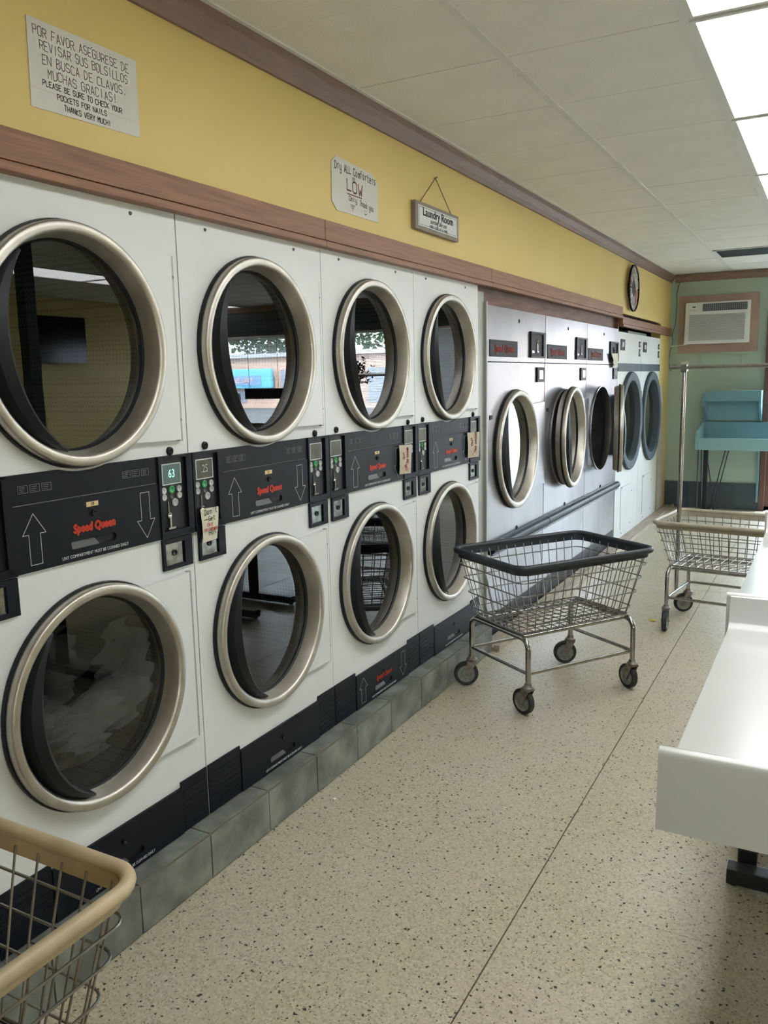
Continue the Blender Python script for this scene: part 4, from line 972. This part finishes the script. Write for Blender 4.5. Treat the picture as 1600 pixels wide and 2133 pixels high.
# hanging rack on cart 2 (local frame)
for s in (-1, 1):
    pl = MB(); x = s*(.655/2+.010); pl.cyl((x, 0, .19), (x, 0, 1.60), .0135, 14)
    pl.build('rack_pole', M_CHROME, c2, smooth=True)
MB().cyl((-.42, 0, 1.615), (.42, 0, 1.615), .0125, 14).build('hanging_bar', M_CHROME, c2, smooth=True)
for s in (-1, 1): MB().box(s*.3375-.018, s*.3375+.018, -.02, .02, 1.585, 1.635).build('bar_clamp', M_SILVER, c2, bevel=.003)
cart('laundry_cart', 'wire laundry cart with a tan bumper at the lower left corner', (.452, .556, 0), math.radians(90), M_BUMP_T, .735, [aL, aL, aL, aL])
# small litter
o = tag(setloc(MB().add([(.79, 5.37, .001), (.83, 5.375, .003), (.81, 5.40, .006), (.775, 5.395, .002), (.80, 5.385, .012)], [(0, 1, 4), (1, 2, 4), (2, 3, 4), (3, 0, 4), (3, 2, 1, 0)]).build('paper_scrap', pm('yellow_scrap', (.6, .5, .05), .6)), (.8, 5.385, 0)), 'tiny yellow scrap lying on the floor between the carts', 'litter')
o = tag(setloc(MB().lathe([(0, .0001), (.002, .006), (.007, .007), (.010, .0001)], (.172, 2.487, .0005), axis='z', seg=10).build('lint_ball', M_AC, smooth=True), (.172, 2.487, 0)), 'small white speck of lint on the floor near the slate ledge', 'litter')

# ------------------------------------------------------------------ things seen only in the door glass
t = thing('television', 'black wall television on the far yellow wall, reflected in dryer glass', 'television', (XR-.05, 7.6, 1.87)); o_ = Vector(t.location)
MB().box(XR-.06, XR-.002, 7.2, 8.05, 1.87, 2.46).build('casing', M_TV, t, offset=o_, bevel=.004); MB().box(XR-.062, XR-.060, 7.22, 8.03, 1.89, 2.44).build('screen', M_TV, t, offset=o_)
t = thing('window_sign', 'dark oblong sign hung inside the widest window, reflected in glass', 'sign', (5.8, YB-.12, 1.33)); o_ = Vector(t.location)
MB().box(5.40, 6.12, YB-.13, YB-.115, 1.325, 1.48).build('board', M_DARK, t, offset=o_); MB().cyl((5.5, YB-.12, 1.48), (5.5, YB-.12, 2.27), .003, 6).build('cord', M_DARK, t, offset=o_); MB().cyl((6.04, YB-.12, 1.48), (6.04, YB-.12, 2.27), .003, 6).build('cord', M_DARK, t, offset=o_)
t = thing('change_machine', 'tall black change machine standing by the widest window', 'machine', (6.45, 9.9, 0)); o_ = Vector(t.location)
MB().box(6.18, 6.75, 9.7, 10.2, 0, 1.42).build('cabinet', M_TV, t, offset=o_, bevel=.02); MB().box(6.25, 6.68, 9.69, 9.70, .9, 1.3).build('face', M_GREYP, t, offset=o_)
t = thing('hanging_plant', 'dark leafy plant hanging before the middle window', 'plant', (4.0, 9.9, 1.4)); o_ = Vector(t.location)
MB().lathe([(0, .06), (.14, .10), (.14, .095)], (4.0, 9.9, 1.45), axis='z', seg=20, caps=True).build('pot', M_FOOT, t, offset=o_)
mb = MB(); rr = random.Random(5)
for k in range(420):
    a, e, r = rr.uniform(0, 6.28), rr.uniform(-.9, 1.2), rr.uniform(.04, .27); p = Vector((4+math.cos(a)*math.cos(e)*r, 9.9+math.sin(a)*math.cos(e)*r, 1.68+math.sin(e)*r*.9))
    d = Vector((rr.uniform(-1, 1), rr.uniform(-1, 1), rr.uniform(-1, .3))).normalized()*.05; n_ = d.cross(Vector((rr.uniform(-1, 1), rr.uniform(-1, 1), 1))).normalized()*.018
    mb.add([p, p+d*.5+n_, p+d, p+d*.5-n_], [(0, 1, 2, 3)])
o = mb.build('foliage', M_LEAF, t, offset=o_); o['kind'] = 'stuff'
MB().cyl((4, 9.9, 1.6), (4, 9.9, 2.7), .004, 6).build('hanger', M_FOOT, t, offset=o_)

# ------------------------------------------------------------------ outside the windows
M_ASPH = pm('asphalt', (.12, .12, .125), .9, var=.1, vs=2); M_FAC = pm('pink_render', (.60, .42, .34), .8, var=.04, vs=2)
struct(MB().box(-60, 90, YB+.16, 110, -.25, -.15).build('ground_outside', M_ASPH))
b = thing('shop_building', 'low pink shop building across the street, reflected in the glass', 'building', (33, 45, -.15)); o_ = Vector(b.location)
MB().box(2, 62, 45, 55, -.15, 3.15).build('wall', M_FAC, b, offset=o_); MB().box(1.7, 62.3, 44.7, 55.3, 3.15, 3.4).build('roof_edge', pm('pale_roof_edge', (.6, .6, .62), .7), b, offset=o_)
sg = MB().box(30.4, 37.5, 44.3, 44.6, 1.15, 2.42).build('sign_box', pm('sky_blue_sign', (.16, .52, .72), .5), b, offset=o_, bevel=.12)
MB().box(31.2, 37.2, 44.26, 44.3, 1.35, 1.98).build('sign_face', pm('sign_blue', (.20, .33, .55), .5), sg, offset=o_)
q = text('Nile Beauty & Fashion', .52, (34.2, 44.24, 1.66), pm('sign_letters', (.75, .5, .42), .5), sg, plane=PY, extrude=.01); q.data.transform(Matrix.Translation(-o_))
for x in (10, 16, 22, 28.5, 33, 39, 45):
    w_ = MB().box(x, x+1.6, 44.95, 45.0, .2, 1.0 if x > 30 and x < 38 else 2.3).build('window', pm('shop_window', (.30, .33, .40), .2), b, offset=o_)
mb_cols = [(4, 62, 12), (18, 64, 12), (31, 62, 12), (44, 63, 12), (57, 62, 12), (6, 34, 5)]
from mathutils import noise as NZ
for k, (x, y, h) in enumerate(mb_cols):
    t = thing('street_tree', ['broad green tree behind the shop, left of the roof', 'tall green tree behind the shop near its left half', 'green tree behind the blue sign', 'tallest green tree behind the shop on the right', 'green tree at the far right behind the shop', 'green tree on the near side of the street'][k], 'tree', (x, y, -.15), group='trees across the street')
    MB().tube([(0, 0, 0), (.1, 0, h*.5)], [.25, .15], 8).build('trunk', pm('bark', (.12, .09, .07), .9), t)
    mb = MB(); rr = random.Random(k)
    for q in range(1800):
        a, e = rr.uniform(0, 6.28), math.asin(rr.uniform(-1, 1)); r = (1+.35*NZ.noise(Vector((a*2, e*3, k))))*rr.uniform(.75, 1)
        p = Vector((math.cos(a)*math.cos(e)*h*.42*r, math.sin(a)*math.cos(e)*h*.42*r, h*.68+math.sin(e)*h*.36*r)); d = Vector([rr.uniform(-1, 1) for _ in 'xyz']).normalized()*.45; n_ = d.cross(Vector((.3, .5, 1))).normalized()*.3
        mb.add([p, p+n_, p+d+n_, p+d], [(0, 1, 2, 3)])
    o = mb.build('foliage', pm('tree_leaves', (.10, .19, .07), .7, var=.2, vs=3), t); o['kind'] = 'stuff'

# column seen in the glass of the first dryer
t = thing('support_post', 'dark green support post in the middle of the room, reflected in glass', 'post', (3.2, 4.05, 0)); o_ = Vector(t.location)
MB().box(3.155, 3.245, 4.005, 4.095, .02, CZ).build('shaft', M_HEADER, t, offset=o_, bevel=.004)
MB().box(3.11, 3.29, 3.96, 4.14, 0, .02).build('base_plate', M_FOOT, t, offset=o_, bevel=.004)
